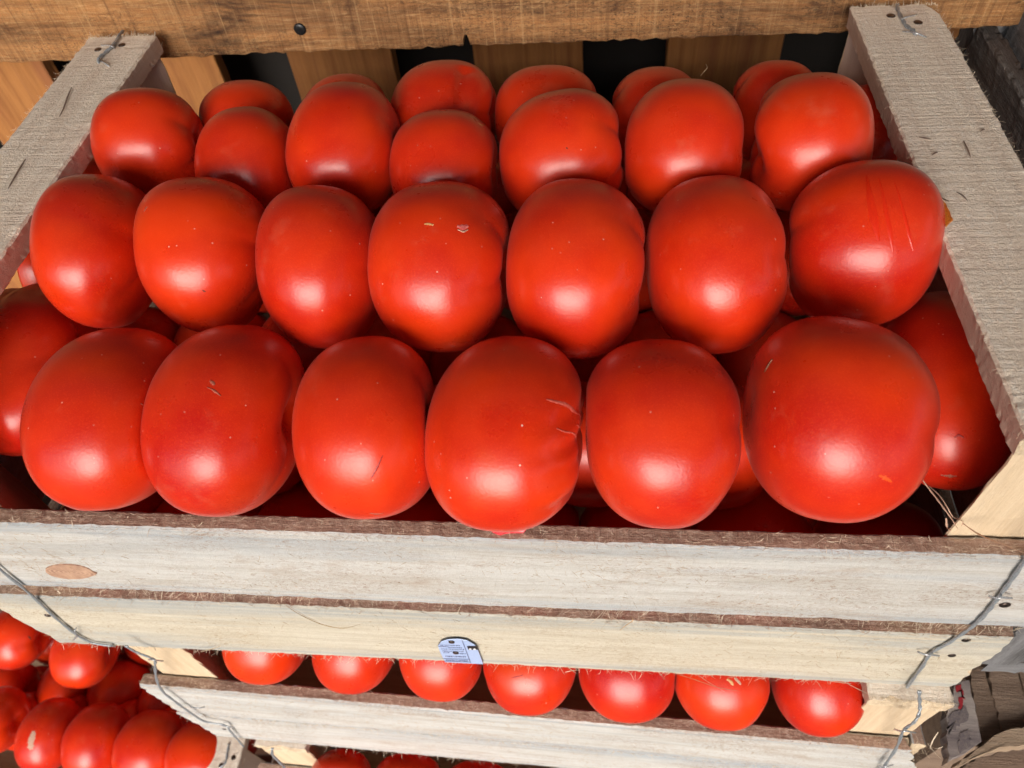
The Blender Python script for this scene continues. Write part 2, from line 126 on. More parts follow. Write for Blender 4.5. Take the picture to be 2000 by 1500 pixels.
TAGPRINT = [[[-0.00418,-0.0116,-0.2237],[0.0017,-0.0116,-0.2229],[0.00226,-0.0116,-0.22938],[-0.00402,-0.0116,-0.23026]],[[-0.00613,-0.0116,-0.21391],[-0.00564,-0.0116,-0.21384],[-0.00552,-0.0116,-0.25623],[-0.00604,-0.0116,-0.25631]],[[-0.01494,-0.0116,-0.21552],[-0.01143,-0.0116,-0.21551],[-0.01129,-0.0116,-0.21913],[-0.01456,-0.0116,-0.21957]],[[-0.02272,-0.0116,-0.22652],[-0.01617,-0.0116,-0.22628],[-0.01626,-0.0116,-0.22685],[-0.02281,-0.0116,-0.2271]],[[-0.02293,-0.0116,-0.24963],[-0.0056,-0.0116,-0.24859],[-0.00567,-0.0116,-0.24911],[-0.02303,-0.0116,-0.25036]],[[-0.02301,-0.0116,-0.25474],[-0.00595,-0.0116,-0.25424],[-0.00603,-0.0116,-0.25487],[-0.02312,-0.0116,-0.25548]],[[-0.02098,-0.0116,-0.22367],[-0.02025,-0.0116,-0.22357],[-0.02045,-0.0116,-0.2249],[-0.02118,-0.0116,-0.225]],[[-0.01997,-0.0116,-0.22362],[-0.01926,-0.0116,-0.22352],[-0.01948,-0.0116,-0.22497],[-0.02019,-0.0116,-0.22507]],[[-0.01878,-0.0116,-0.22356],[-0.01836,-0.0116,-0.2235],[-0.01851,-0.0116,-0.22449],[-0.01893,-0.0116,-0.22455]],[[-0.01815,-0.0116,-0.22353],[-0.0175,-0.0116,-0.22344],[-0.01763,-0.0116,-0.22431],[-0.01828,-0.0116,-0.2244]],[[-0.01717,-0.0116,-0.22348],[-0.01637,-0.0116,-0.22337],[-0.01652,-0.0116,-0.22441],[-0.01732,-0.0116,-0.22452]],[[-0.01596,-0.0116,-0.22342],[-0.0152,-0.0116,-0.22331],[-0.01533,-0.0116,-0.22418],[-0.01609,-0.0116,-0.22429]],[[-0.01483,-0.0116,-0.22336],[-0.01431,-0.0116,-0.22329],[-0.01447,-0.0116,-0.22442],[-0.01499,-0.0116,-0.22449]],[[-0.01403,-0.0116,-0.22332],[-0.0132,-0.0116,-0.2232],[-0.01336,-0.0116,-0.22435],[-0.0142,-0.0116,-0.22446]],[[-0.01297,-0.0116,-0.22326],[-0.01224,-0.0116,-0.22317],[-0.01243,-0.0116,-0.22454],[-0.01316,-0.0116,-0.22464]],[[-0.01196,-0.0116,-0.22321],[-0.01147,-0.0116,-0.22315],[-0.01162,-0.0116,-0.22426],[-0.01211,-0.0116,-0.22432]],[[-0.01097,-0.0116,-0.22316],[-0.00994,-0.0116,-0.22302],[-0.01011,-0.0116,-0.22432],[-0.01115,-0.0116,-0.22446]],[[-0.00946,-0.0116,-0.22309],[-0.00852,-0.0116,-0.22296],[-0.00867,-0.0116,-0.22406],[-0.00961,-0.0116,-0.22419]],[[-0.01631,-0.0116,-0.22724],[-0.0155,-0.0116,-0.22713],[-0.01568,-0.0116,-0.22837],[-0.01649,-0.0116,-0.22848]],[[-0.0152,-0.0116,-0.22718],[-0.0147,-0.0116,-0.22711],[-0.01486,-0.0116,-0.22825],[-0.01536,-0.0116,-0.22832]],[[-0.01436,-0.0116,-0.22714],[-0.01383,-0.0116,-0.22706],[-0.01398,-0.0116,-0.22812],[-0.01451,-0.0116,-0.2282]],[[-0.01349,-0.0116,-0.22709],[-0.01253,-0.0116,-0.22696],[-0.0127,-0.0116,-0.22822],[-0.01366,-0.0116,-0.22835]],[[-0.01225,-0.0116,-0.22703],[-0.01172,-0.0116,-0.22695],[-0.01188,-0.0116,-0.22812],[-0.01241,-0.0116,-0.2282]],[[-0.01146,-0.0116,-0.22699],[-0.01098,-0.0116,-0.22692],[-0.01115,-0.0116,-0.22813],[-0.01163,-0.0116,-0.2282]],[[-0.01076,-0.0116,-0.22695],[-0.01008,-0.0116,-0.22686],[-0.01023,-0.0116,-0.22796],[-0.01091,-0.0116,-0.22806]],[[-0.00966,-0.0116,-0.22689],[-0.00879,-0.0116,-0.22677],[-0.00896,-0.0116,-0.2281],[-0.00984,-0.0116,-0.22822]],[[-0.00838,-0.0116,-0.22683],[-0.00778,-0.0116,-0.22675],[-0.00795,-0.0116,-0.22806],[-0.00855,-0.0116,-0.22814]],[[-0.02141,-0.0116,-0.23078],[-0.02066,-0.0116,-0.23068],[-0.02082,-0.0116,-0.23177],[-0.02158,-0.0116,-0.23188]],[[-0.02032,-0.0116,-0.23072],[-0.01994,-0.0116,-0.23067],[-0.0201,-0.0116,-0.23171],[-0.02048,-0.0116,-0.23177]],[[-0.01942,-0.0116,-0.23068],[-0.01892,-0.0116,-0.23061],[-0.01912,-0.0116,-0.23195],[-0.01963,-0.0116,-0.23202]],[[-0.01851,-0.0116,-0.23063],[-0.01765,-0.0116,-0.23051],[-0.01782,-0.0116,-0.23171],[-0.01869,-0.0116,-0.23183]],[[-0.01726,-0.0116,-0.23056],[-0.01688,-0.0116,-0.23051],[-0.01701,-0.0116,-0.23143],[-0.0174,-0.0116,-0.23149]],[[-0.01662,-0.0116,-0.23053],[-0.01617,-0.0116,-0.23047],[-0.01631,-0.0116,-0.23141],[-0.01676,-0.0116,-0.23147]],[[-0.01594,-0.0116,-0.23049],[-0.0152,-0.0116,-0.23039],[-0.01534,-0.0116,-0.23139],[-0.01608,-0.0116,-0.2315]],[[-0.0147,-0.0116,-0.23043],[-0.01386,-0.0116,-0.23031],[-0.01404,-0.0116,-0.23155],[-0.01487,-0.0116,-0.23167]],[[-0.01344,-0.0116,-0.23036],[-0.01292,-0.0116,-0.23029],[-0.01312,-0.0116,-0.23179],[-0.01365,-0.0116,-0.23187]],[[-0.01245,-0.0116,-0.23031],[-0.01158,-0.0116,-0.23019],[-0.01175,-0.0116,-0.23139],[-0.01261,-0.0116,-0.23151]],[[-0.01112,-0.0116,-0.23024],[-0.01024,-0.0116,-0.23012],[-0.01042,-0.0116,-0.23144],[-0.0113,-0.0116,-0.23156]],[[-0.00976,-0.0116,-0.23017],[-0.00896,-0.0116,-0.23006],[-0.00911,-0.0116,-0.23118],[-0.0099,-0.0116,-0.23129]],[[-0.00859,-0.0116,-0.23011],[-0.00812,-0.0116,-0.23004],[-0.00825,-0.0116,-0.23104],[-0.00872,-0.0116,-0.23111]],[[-0.00769,-0.0116,-0.23006],[-0.00678,-0.0116,-0.22993],[-0.00698,-0.0116,-0.23146],[-0.00788,-0.0116,-0.23159]],[[-0.02133,-0.0116,-0.2346],[-0.02059,-0.0116,-0.2345],[-0.02073,-0.0116,-0.23544],[-0.02148,-0.0116,-0.23555]],[[-0.02024,-0.0116,-0.23454],[-0.01921,-0.0116,-0.2344],[-0.01943,-0.0116,-0.23583],[-0.02045,-0.0116,-0.23597]],[[-0.01887,-0.0116,-0.23447],[-0.01819,-0.0116,-0.23437],[-0.01834,-0.0116,-0.23541],[-0.01902,-0.0116,-0.2355]],[[-0.01794,-0.0116,-0.23442],[-0.01755,-0.0116,-0.23436],[-0.01777,-0.0116,-0.23586],[-0.01816,-0.0116,-0.23592]],[[-0.01715,-0.0116,-0.23437],[-0.0167,-0.0116,-0.23431],[-0.01687,-0.0116,-0.23548],[-0.01731,-0.0116,-0.23555]],[[-0.01649,-0.0116,-0.23434],[-0.016,-0.0116,-0.23427],[-0.0162,-0.0116,-0.23566],[-0.01669,-0.0116,-0.23573]],[[-0.01559,-0.0116,-0.23429],[-0.0149,-0.0116,-0.23419],[-0.01505,-0.0116,-0.23527],[-0.01575,-0.0116,-0.23537]],[[-0.0145,-0.0116,-0.23423],[-0.01346,-0.0116,-0.23409],[-0.01362,-0.0116,-0.23527],[-0.01466,-0.0116,-0.23542]],[[-0.01325,-0.0116,-0.23416],[-0.01287,-0.0116,-0.23411],[-0.013,-0.0116,-0.23505],[-0.01338,-0.0116,-0.23511]],[[-0.01236,-0.0116,-0.23412],[-0.01162,-0.0116,-0.23401],[-0.01182,-0.0116,-0.23547],[-0.01256,-0.0116,-0.23558]],[[-0.01138,-0.0116,-0.23406],[-0.01085,-0.0116,-0.23399],[-0.01103,-0.0116,-0.23535],[-0.01156,-0.0116,-0.23542]],[[-0.01036,-0.0116,-0.23401],[-0.00978,-0.0116,-0.23393],[-0.0099,-0.0116,-0.23485],[-0.01049,-0.0116,-0.23494]],[[-0.0093,-0.0116,-0.23395],[-0.00875,-0.0116,-0.23388],[-0.00893,-0.0116,-0.23527],[-0.00948,-0.0116,-0.23535]],[[-0.00851,-0.0116,-0.23391],[-0.00766,-0.0116,-0.23379],[-0.00785,-0.0116,-0.23525],[-0.0087,-0.0116,-0.23537]],[[-0.0211,-0.0116,-0.23747],[-0.0205,-0.0116,-0.23739],[-0.02071,-0.0116,-0.23879],[-0.02131,-0.0116,-0.23887]],[[-0.02026,-0.0116,-0.23743],[-0.01968,-0.0116,-0.23734],[-0.01986,-0.0116,-0.23853],[-0.02043,-0.0116,-0.23861]],[[-0.0192,-0.0116,-0.23737],[-0.01875,-0.0116,-0.2373],[-0.01897,-0.0116,-0.23881],[-0.01942,-0.0116,-0.23888]],[[-0.01828,-0.0116,-0.23732],[-0.01722,-0.0116,-0.23717],[-0.01739,-0.0116,-0.23832],[-0.01845,-0.0116,-0.23847]],[[-0.01158,-0.0116,-0.23806],[-0.01107,-0.0116,-0.23799],[-0.01126,-0.0116,-0.23946],[-0.01178,-0.0116,-0.23954]],[[-0.01055,-0.0116,-0.23801],[-0.0097,-0.0116,-0.23788],[-0.00986,-0.0116,-0.23912],[-0.01072,-0.0116,-0.23924]],[[-0.00941,-0.0116,-0.23794],[-0.00846,-0.0116,-0.23781],[-0.00865,-0.0116,-0.23931],[-0.00961,-0.0116,-0.23945]],[[-0.00824,-0.0116,-0.23788],[-0.00774,-0.0116,-0.23781],[-0.00793,-0.0116,-0.23928],[-0.00843,-0.0116,-0.23935]],[[-0.00727,-0.0116,-0.23783],[-0.0067,-0.0116,-0.23774],[-0.00684,-0.0116,-0.23883],[-0.00741,-0.0116,-0.23891]],[[-0.02079,-0.0116,-0.24431],[-0.02004,-0.0116,-0.2442],[-0.02026,-0.0116,-0.24572],[-0.02101,-0.0116,-0.24583]],[[-0.01956,-0.0116,-0.24424],[-0.01882,-0.0116,-0.24413],[-0.01914,-0.0116,-0.24635],[-0.01988,-0.0116,-0.24646]],[[-0.01855,-0.0116,-0.24418],[-0.01748,-0.0116,-0.24403],[-0.01779,-0.0116,-0.24622],[-0.01886,-0.0116,-0.24637]],[[-0.01717,-0.0116,-0.2441],[-0.01612,-0.0116,-0.24395],[-0.01642,-0.0116,-0.24609],[-0.01748,-0.0116,-0.24624]],[[-0.01565,-0.0116,-0.24402],[-0.01527,-0.0116,-0.24396],[-0.01548,-0.0116,-0.24544],[-0.01585,-0.0116,-0.2455]],[[-0.01482,-0.0116,-0.24397],[-0.01425,-0.0116,-0.24389],[-0.01452,-0.0116,-0.24584],[-0.01509,-0.0116,-0.24592]],[[-0.01401,-0.0116,-0.24392],[-0.01293,-0.0116,-0.24377],[-0.01319,-0.0116,-0.2457],[-0.01427,-0.0116,-0.24586]],[[-0.01246,-0.0116,-0.24384],[-0.01207,-0.0116,-0.24378],[-0.01232,-0.0116,-0.24569],[-0.01272,-0.0116,-0.24574]],[[-0.01185,-0.0116,-0.2438],[-0.01085,-0.0116,-0.24366],[-0.0111,-0.0116,-0.24553],[-0.0121,-0.0116,-0.24568]],[[-0.01064,-0.0116,-0.24373],[-0.01024,-0.0116,-0.24367],[-0.0105,-0.0116,-0.24564],[-0.01089,-0.0116,-0.2457]],[[-0.01002,-0.0116,-0.2437],[-0.00954,-0.0116,-0.24363],[-0.00978,-0.0116,-0.24549],[-0.01026,-0.0116,-0.24556]],[[-0.00918,-0.0116,-0.24365],[-0.0084,-0.0116,-0.24354],[-0.00866,-0.0116,-0.24559],[-0.00944,-0.0116,-0.2457]],[[-0.00808,-0.0116,-0.24359],[-0.00728,-0.0116,-0.24347],[-0.00748,-0.0116,-0.24505],[-0.00828,-0.0116,-0.24517]],[[-0.02158,-0.0116,-0.25197],[-0.02062,-0.0116,-0.25183],[-0.02086,-0.0116,-0.25345],[-0.02182,-0.0116,-0.25359]],[[-0.02035,-0.0116,-0.2519],[-0.01982,-0.0116,-0.25182],[-0.0201,-0.0116,-0.25378],[-0.02064,-0.0116,-0.25386]],[[-0.01962,-0.0116,-0.25186],[-0.01925,-0.0116,-0.2518],[-0.01953,-0.0116,-0.25375],[-0.0199,-0.0116,-0.2538]],[[-0.019,-0.0116,-0.25182],[-0.01813,-0.0116,-0.25169],[-0.01846,-0.0116,-0.25398],[-0.01932,-0.0116,-0.25411]],[[-0.01774,-0.0116,-0.25175],[-0.01687,-0.0116,-0.25162],[-0.01713,-0.0116,-0.25348],[-0.018,-0.0116,-0.25361]],[[-0.01666,-0.0116,-0.25168],[-0.01598,-0.0116,-0.25158],[-0.01623,-0.0116,-0.25343],[-0.01691,-0.0116,-0.25353]],[[-0.01558,-0.0116,-0.25162],[-0.01513,-0.0116,-0.25155],[-0.01536,-0.0116,-0.25325],[-0.01581,-0.0116,-0.25331]],[[-0.01465,-0.0116,-0.25156],[-0.01411,-0.0116,-0.25148],[-0.01436,-0.0116,-0.25337],[-0.01491,-0.0116,-0.25345]],[[-0.01359,-0.0116,-0.2515],[-0.01304,-0.0116,-0.25142],[-0.01325,-0.0116,-0.25303],[-0.01381,-0.0116,-0.25311]],[[-0.0126,-0.0116,-0.25144],[-0.01183,-0.0116,-0.25133],[-0.0121,-0.0116,-0.25342],[-0.01288,-0.0116,-0.25354]],[[-0.01162,-0.0116,-0.25138],[-0.01096,-0.0116,-0.25129],[-0.01115,-0.0116,-0.25275],[-0.01181,-0.0116,-0.25284]],[[-0.01068,-0.0116,-0.25133],[-0.0098,-0.0116,-0.2512],[-0.00999,-0.0116,-0.25272],[-0.01087,-0.0116,-0.25285]],[[-0.0095,-0.0116,-0.25126],[-0.00841,-0.0116,-0.2511],[-0.00872,-0.0116,-0.25356],[-0.00982,-0.0116,-0.25373]],[[-0.00806,-0.0116,-0.25117],[-0.00716,-0.0116,-0.25104],[-0.00742,-0.0116,-0.25315],[-0.00832,-0.0116,-0.25329]]]
TAGNAIL = [[-0.01303,-0.0118,-0.2367],[-0.01288,-0.0118,-0.21694]]
TAGWHITE = [[[-0.0035,-0.0119,-0.22892],[-0.00293,-0.0119,-0.22695],[-0.00204,-0.0119,-0.22627],[-0.00187,-0.0119,-0.22888]],[[-0.00089,-0.0119,-0.22884],[-0.00033,-0.0119,-0.22678],[0.00068,-0.0119,-0.22645],[0.00107,-0.0119,-0.22866]]]
TAG2 = [[0.01391,-0.0285,-0.50184],[0.01791,-0.0285,-0.49632],[0.03247,-0.0285,-0.49619],[0.03802,-0.0285,-0.50532],[0.04287,-0.0285,-0.57475],[0.01298,-0.0285,-0.57737]]
TAG2PRINT = [[0.01813,-0.0289,-0.50063],[0.03137,-0.0289,-0.5009],[0.03554,-0.0289,-0.51058],[0.03637,-0.0289,-0.5378],[0.01751,-0.0289,-0.53453]]
PULP = [[0.02456,-0.00555,-0.078],[0.02713,-0.00489,-0.076],[0.03485,-0.00463,-0.076],[0.04162,-0.00493,-0.076],[0.04198,-0.00496,-0.078],[0.03658,-0.00544,-0.0795],[0.03107,-0.00643,-0.0795],[0.02697,-0.00683,-0.0795]]
OLD = [["painted_board",-0.335,0.012,[[0.33209,0.01741,-0.335],[0.34124,0.0193,-0.335],[0.33943,-0.00302,-0.335],[0.33783,-0.02264,-0.335],[0.32793,-0.02866,-0.335],[0.31272,-0.03652,-0.335],[0.31934,-0.00747,-0.335]],"painted"],["plank",-0.352,0.01,[[0.3508,0.03079,-0.352],[0.36203,0.03506,-0.352],[0.36094,-0.01013,-0.352],[0.34775,-0.01924,-0.352],[0.3445,-0.01876,-0.352]],"brown"],["plank",-0.35,0.01,[[0.3636,0.03824,-0.35],[0.38412,0.03998,-0.35],[0.38161,-0.01048,-0.35],[0.36055,-0.01097,-0.35]],"brown"],["plank",-0.352,0.01,[[0.38638,0.03999,-0.352],[0.4137,0.04205,-0.352],[0.40676,0.00155,-0.352],[0.38255,0.00025,-0.352]],"brown"],["ledge",-0.343,0.016,[[0.34387,-0.02049,-0.343],[0.35794,-0.01244,-0.343],[0.39433,-0.0031,-0.343],[0.38896,-0.01895,-0.343],[0.35104,-0.02433,-0.343],[0.33693,-0.02965,-0.343],[0.32308,-0.03557,-0.343],[0.32528,-0.03353,-0.343]],"tan"],["front_board",-0.365,0.012,[[0.33279,-0.03321,-0.365],[0.34647,-0.02581,-0.365],[0.36088,-0.02098,-0.365],[0.40013,-0.01541,-0.365],[0.3954,-0.04868,-0.365],[0.32814,-0.05275,-0.365]],"brown"],["grey_rail",-0.3,0.02,[[0.34386,0.02041,-0.3],[0.36225,0.04305,-0.3],[0.36909,0.05428,-0.3],[0.39466,0.05539,-0.3],[0.38287,0.02059,-0.3]],"grey"]]
OLDRED = [[[0.33088,0.01476,-0.3346],[0.33482,0.01531,-0.3346],[0.33451,0.01037,-0.3346],[0.334,0.00479,-0.3346],[0.33262,0.00472,-0.3346],[0.33341,0.01137,-0.3346],[0.33034,0.01016,-0.3346]],[[0.32964,0.00629,-0.3346],[0.33251,0.00679,-0.3346],[0.33312,0.00406,-0.3346],[0.33232,-0.0001,-0.3346],[0.32945,-0.00196,-0.3346],[0.32936,0.00145,-0.3346]]]
OLDDARK = [[[0.32463,-0.01726,-0.3346],[0.3315,-0.01524,-0.3346],[0.33066,-0.02183,-0.3346],[0.32796,-0.02682,-0.3346],[0.3214,-0.0304,-0.3346],[0.32217,-0.02392,-0.3346]],[[0.31917,-0.00758,-0.3346],[0.32574,-0.00317,-0.3346],[0.33301,-6e-05,-0.3346],[0.33385,-0.00679,-0.3346],[0.33,-0.01101,-0.3346],[0.3235,-0.01402,-0.3346],[0.31667,-0.01967,-0.3346]]]
POST_GREY = [[0.32675,0.353,-0.03002],[0.32836,0.353,-0.01618],[0.3408,0.353,-0.01736],[0.34012,0.353,-0.03125]]
SCREW = [-0.13243,0.3345,-0.00629]
NOTCH = [-0.01758,0.335,-0.02191]
BEAMZ = [[-0.36386,0.335,-0.01666],[0.01392,0.335,-0.02493],[0.22562,0.335,-0.0265]]

# ------------------------------------------------------------------ node helpers
class NT:
    def __init__(s, name):
        s.m = bpy.data.materials.new(name)
        s.m.use_nodes = True
        s.t = s.m.node_tree
        s.t.nodes.clear()
        s.out = s.t.nodes.new('ShaderNodeOutputMaterial')
        s.b = s.t.nodes.new('ShaderNodeBsdfPrincipled')
        s.t.links.new(s.b.outputs[0], s.out.inputs[0])
    def n(s, kind, **kw):
        nd = s.t.nodes.new('ShaderNode' + kind)
        for k, v in kw.items():
            if k.startswith('i_'):
                nd.inputs[k[2:]].default_value = v
            else:
                setattr(nd, k, v)
        return nd
    def put(s, sock, v):
        if hasattr(v, 'default_value') or hasattr(v, 'is_output'):
            s.t.links.new(v, sock)
        else:
            sock.default_value = v
    def math(s, op, a, b=0.0, clamp=False):
        nd = s.n('Math', operation=op, use_clamp=clamp)
        s.put(nd.inputs[0], a); s.put(nd.inputs[1], b)
        return nd.outputs[0]
    def vm(s, op, a, b):
        nd = s.n('VectorMath', operation=op)
        s.put(nd.inputs[0], a); s.put(nd.inputs[1], b)
        return nd.outputs[0]
    def noise(s, vec, scale, detail=4, rough=0.55, dist=0.0):
        nd = s.n('TexNoise')
        s.put(nd.inputs['Vector'], vec)
        nd.inputs['Scale'].default_value = scale
        nd.inputs['Detail'].default_value = detail
        nd.inputs['Roughness'].default_value = rough
        nd.inputs['Distortion'].default_value = dist
        return nd.outputs['Fac']
    def ramp(s, fac, a, b, lo=(0, 0, 0, 1), hi=(1, 1, 1, 1)):
        nd = s.n('ValToRGB')
        s.put(nd.inputs[0], fac)
        e = nd.color_ramp.elements
        e[0].position, e[0].color = a, lo
        e[1].position, e[1].color = b, hi
        return nd.outputs[0]
    def mix(s, fac, a, b, blend='MIX'):
        nd = s.n('Mix', data_type='RGBA', blend_type=blend)
        s.put(nd.inputs[0], fac); s.put(nd.inputs[6], a); s.put(nd.inputs[7], b)
        return nd.outputs[2]
    def bump(s, h, dist, strength=1.0, normal=None):
        nd = s.n('Bump')
        nd.inputs['Distance'].default_value = dist
        nd.inputs['Strength'].default_value = strength
        s.put(nd.inputs['Height'], h)
        if normal is not None:
            s.put(nd.inputs['Normal'], normal)
        return nd.outputs[0]
    def coords(s, scale=None):
        tc = s.n('TexCoord').outputs['Object']
        rnd = s.n('ObjectInfo').outputs['Random']
        off = s.math('MULTIPLY', rnd, 37.0)
        v = s.vm('ADD', tc, s.comb(off, off, off))
        return v
    def comb(s, x, y, z):
        nd = s.n('CombineXYZ')
        s.put(nd.inputs[0], x); s.put(nd.inputs[1], y); s.put(nd.inputs[2], z)
        return nd.outputs[0]
    def set(s, **kw):
        for k, v in kw.items():
            s.put(s.b.inputs[k.replace('_', ' ')], v)
        return s.m

def rgb(r, g, b): return (r, g, b, 1.0)

def wood(name, base, dark, light, stain=None, saw=0.0, grain=1.0, fleck=0.5, rough=0.8, bump=1.0, stain_amt=0.5, blotch=None, fs=(160, 900), blotch_amt=.6, fuzz=None, band=None):
    """rough sawn wood: grain runs along the board's own X"""
    t = NT(name)
    v = t.coords()
    g1 = t.noise(t.vm('MULTIPLY', v, (6, 110, 110)), 1.0, 6, 0.65, 0.4)
    g2 = t.noise(t.vm('MULTIPLY', v, (40, 900, 900)), 1.0, 4, 0.7)
    g3 = t.noise(t.vm('MULTIPLY', v, (2.5, 28, 28)), 1.0, 4, 0.6, 0.8)
    fl = t.noise(t.vm('MULTIPLY', v, (fs[0], fs[1], fs[1])), 1.0, 4, 0.72, 0.6)
    fl2 = t.noise(t.vm('MULTIPLY', v, (520, 330, 420)), 1.0, 6, 0.8, 1.0)
    c = t.mix(t.ramp(g1, 0.22, 0.60), dark, base)
    c = t.mix(t.math('MULTIPLY', t.ramp(g2, 0.45, 0.75), 0.45 * grain), c, light)
    c = t.mix(t.math('MULTIPLY', t.ramp(fl, 0.52, 0.72), fleck), c, light)
    c = t.mix(t.math('MULTIPLY', t.ramp(fl2, 0.55, 0.75), fleck * 0.8), c, dark)
    if stain is not None:
        c = t.mix(t.math('MULTIPLY', t.ramp(g3, 0.50, 0.68), stain_amt), c, stain)
    if blotch is not None:
        bl = t.noise(t.vm('MULTIPLY', v, (14, 38, 38)), 1.0, 7, 0.72, 0.5)
        c = t.mix(t.math('MULTIPLY', t.ramp(bl, 0.54, 0.70), blotch_amt), c, blotch)
    if band is not None:      # grey blue sap stain that follows the two long edges of the board
        raw = t.n('TexCoord').outputs['Object']
        sp = t.n('SeparateXYZ'); t.put(sp.inputs[0], raw)
        ay = t.math('ABSOLUTE', sp.outputs[1])
        ay = t.math('ADD', ay, t.math('MULTIPLY', t.math('SUBTRACT', t.noise(t.vm('MULTIPLY', v, (7, 60, 60)), 1.0, 4, .6), .5), .022))
        bm_ = t.math('MULTIPLY', t.ramp(ay, .026, .036), t.ramp(t.noise(t.vm('MULTIPLY', v, (3, 260, 260)), 1.0, 3, .6), .38, .62))
        c = t.mix(t.math('MULTIPLY', bm_, .75), c, band)
    if fuzz is not None:      # patches of torn, hairy fibre
        fz_ = t.noise(t.vm('MULTIPLY', v, (9, 22, 22)), 1.0, 5, 0.7, 0.6)
        fh = t.noise(t.vm('MULTIPLY', v, (150, 300, 300)), 1.0, 7, 0.85, 2.6)
        fm = t.math('MULTIPLY', t.ramp(fz_, 0.42, 0.60), t.ramp(fh, 0.50, 0.60))
        c = t.mix(t.math('MULTIPLY', fm, .9), c, fuzz)
    h = t.math('ADD', t.math('MULTIPLY', g2, 0.6 * grain), t.math('MULTIPLY', fl, 0.5))
    h = t.math('ADD', h, t.math('MULTIPLY', fl2, 0.7))
    if saw > 0:
        sx = t.noise(t.vm('ADD', t.vm('MULTIPLY', v, (330, 9, 9)), (0, 0, 0)), 1.0, 3, 0.7, 0.25)
        sw = t.ramp(sx, 0.52, 0.72)
        c = t.mix(t.math('MULTIPLY', sw, 0.55 * saw), c, dark)
        sl = t.ramp(sx, 0.28, 0.42)
        c = t.mix(t.math('MULTIPLY', t.math('SUBTRACT', 1.0, sl), 0.6 * saw), c, light)
        h = t.math('ADD', h, t.math('MULTIPLY', sx, -1.6 * saw))
    return t.set(Base_Color=c, Roughness=rough, Normal=t.bump(h, 0.0012 * bump, 0.85), Specular_IOR_Level=0.25)

M = {}
M['rail'] = wood('sawn_rail_wood', rgb(.88, .77, .64), rgb(.70, .56, .44), rgb(.96, .91, .83), saw=.42, grain=.3, fleck=.95, bump=1.5, fs=(420, 460))
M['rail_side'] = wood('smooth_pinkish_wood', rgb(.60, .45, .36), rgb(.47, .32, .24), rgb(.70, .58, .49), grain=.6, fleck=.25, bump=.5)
M['slat'] = wood('pale_slat_wood', rgb(.66, .65, .62), rgb(.46, .42, .36), rgb(.78, .785, .78), stain=rgb(.42, .46, .50), stain_amt=.6, blotch=rgb(.47, .36, .27), grain=1.2, fleck=.5, bump=1.5, fuzz=rgb(.34, .22, .15), band=rgb(.37, .42, .47))
M['slat_yellow'] = wood('yellowish_slat_wood', rgb(.66, .605, .49), rgb(.48, .41, .30), rgb(.78, .745, .66), stain=rgb(.42, .44, .44), stain_amt=.6, grain=1.2, fleck=.45, bump=1.3, fuzz=rgb(.42, .31, .19), band=rgb(.38, .41, .42))
M['edge'] = wood('sawn_edge_with_shade', rgb(.45, .285, .21), rgb(.19, .11, .075), rgb(.76, .62, .50), saw=.5, grain=.8, fleck=.9, bump=2.0, fs=(300, 700))  # sawn edge tone, darkened further for the shade on the slat tops
M['end'] = wood('pale_end_grain', rgb(.74, .60, .42), rgb(.42, .28, .16), rgb(.88, .80, .66), grain=.4, fleck=.8, bump=1.5)
M['post'] = wood('tan_post_wood', rgb(.68, .53, .36), rgb(.50, .36, .22), rgb(.80, .68, .52), grain=.8, fleck=.25, bump=.7)
M['beam'] = wood('stained_hardwood', rgb(.58, .27, .10), rgb(.13, .058, .03), rgb(.76, .48, .23), stain=rgb(.085, .042, .026), stain_amt=.55, blotch=rgb(.055, .03, .022), grain=1.2, fleck=.8, bump=1.8, rough=.6, saw=.95, fs=(90, 700), fuzz=rgb(.045, .028, .022), blotch_amt=1.0)
M['truck_slat'] = wood('orange_hardwood', rgb(.44, .19, .06), rgb(.24, .085, .03), rgb(.58, .32, .12), stain=rgb(.28, .10, .05), stain_amt=.6, grain=.5, fleck=.15, bump=.4, rough=.55)
M['grey'] = wood('weathered_grey_wood', rgb(.15, .135, .125), rgb(.045, .038, .035), rgb(.32, .31, .31), stain=rgb(.06, .035, .025), stain_amt=.6, grain=1.4, fleck=.3, bump=1)
M['light_grey'] = wood('light_grey_wood', rgb(.20, .20, .21), rgb(.08, .075, .075), rgb(.33, .33, .335), grain=1.4, fleck=.3, bump=1)
M['brown'] = wood('old_brown_wood', rgb(.30, .21, .15), rgb(.15, .095, .065), rgb(.44, .34, .26), stain=rgb(.17, .11, .08), stain_amt=.6, grain=.8, fleck=.5, bump=1.4)
M['tan'] = wood('old_tan_wood', rgb(.40, .29, .20), rgb(.24, .16, .10), rgb(.55, .44, .33), grain=1, fleck=.4, bump=1)
M['painted'] = wood('smudged_painted_wood', rgb(.36, .31, .28), rgb(.10, .075, .085), rgb(.50, .45, .40), stain=rgb(.06, .045, .06), stain_amt=.9, blotch=rgb(.05, .045, .055), grain=.3, fleck=.2, bump=.6)

def fibre_mat(name, a, b):
    t = NT(name)
    c = t.mix(t.noise(t.coords(), 60.0, 3), a, b)
    return t.set(Base_Color=c, Roughness=.75, Specular_IOR_Level=.2)
M['fibre'] = fibre_mat('pale_wood_fibre', rgb(.80, .70, .55), rgb(.62, .50, .37))
M['fibre_pink'] = fibre_mat('pinkish_wood_fibre', rgb(.70, .48, .36), rgb(.50, .32, .23))
M['fibre_tan'] = fibre_mat('tan_wood_fibre', rgb(.50, .33, .17), rgb(.62, .45, .28))
M['bark'] = fibre_mat('dark_bark', rgb(.12, .085, .07), rgb(.26, .17, .12))

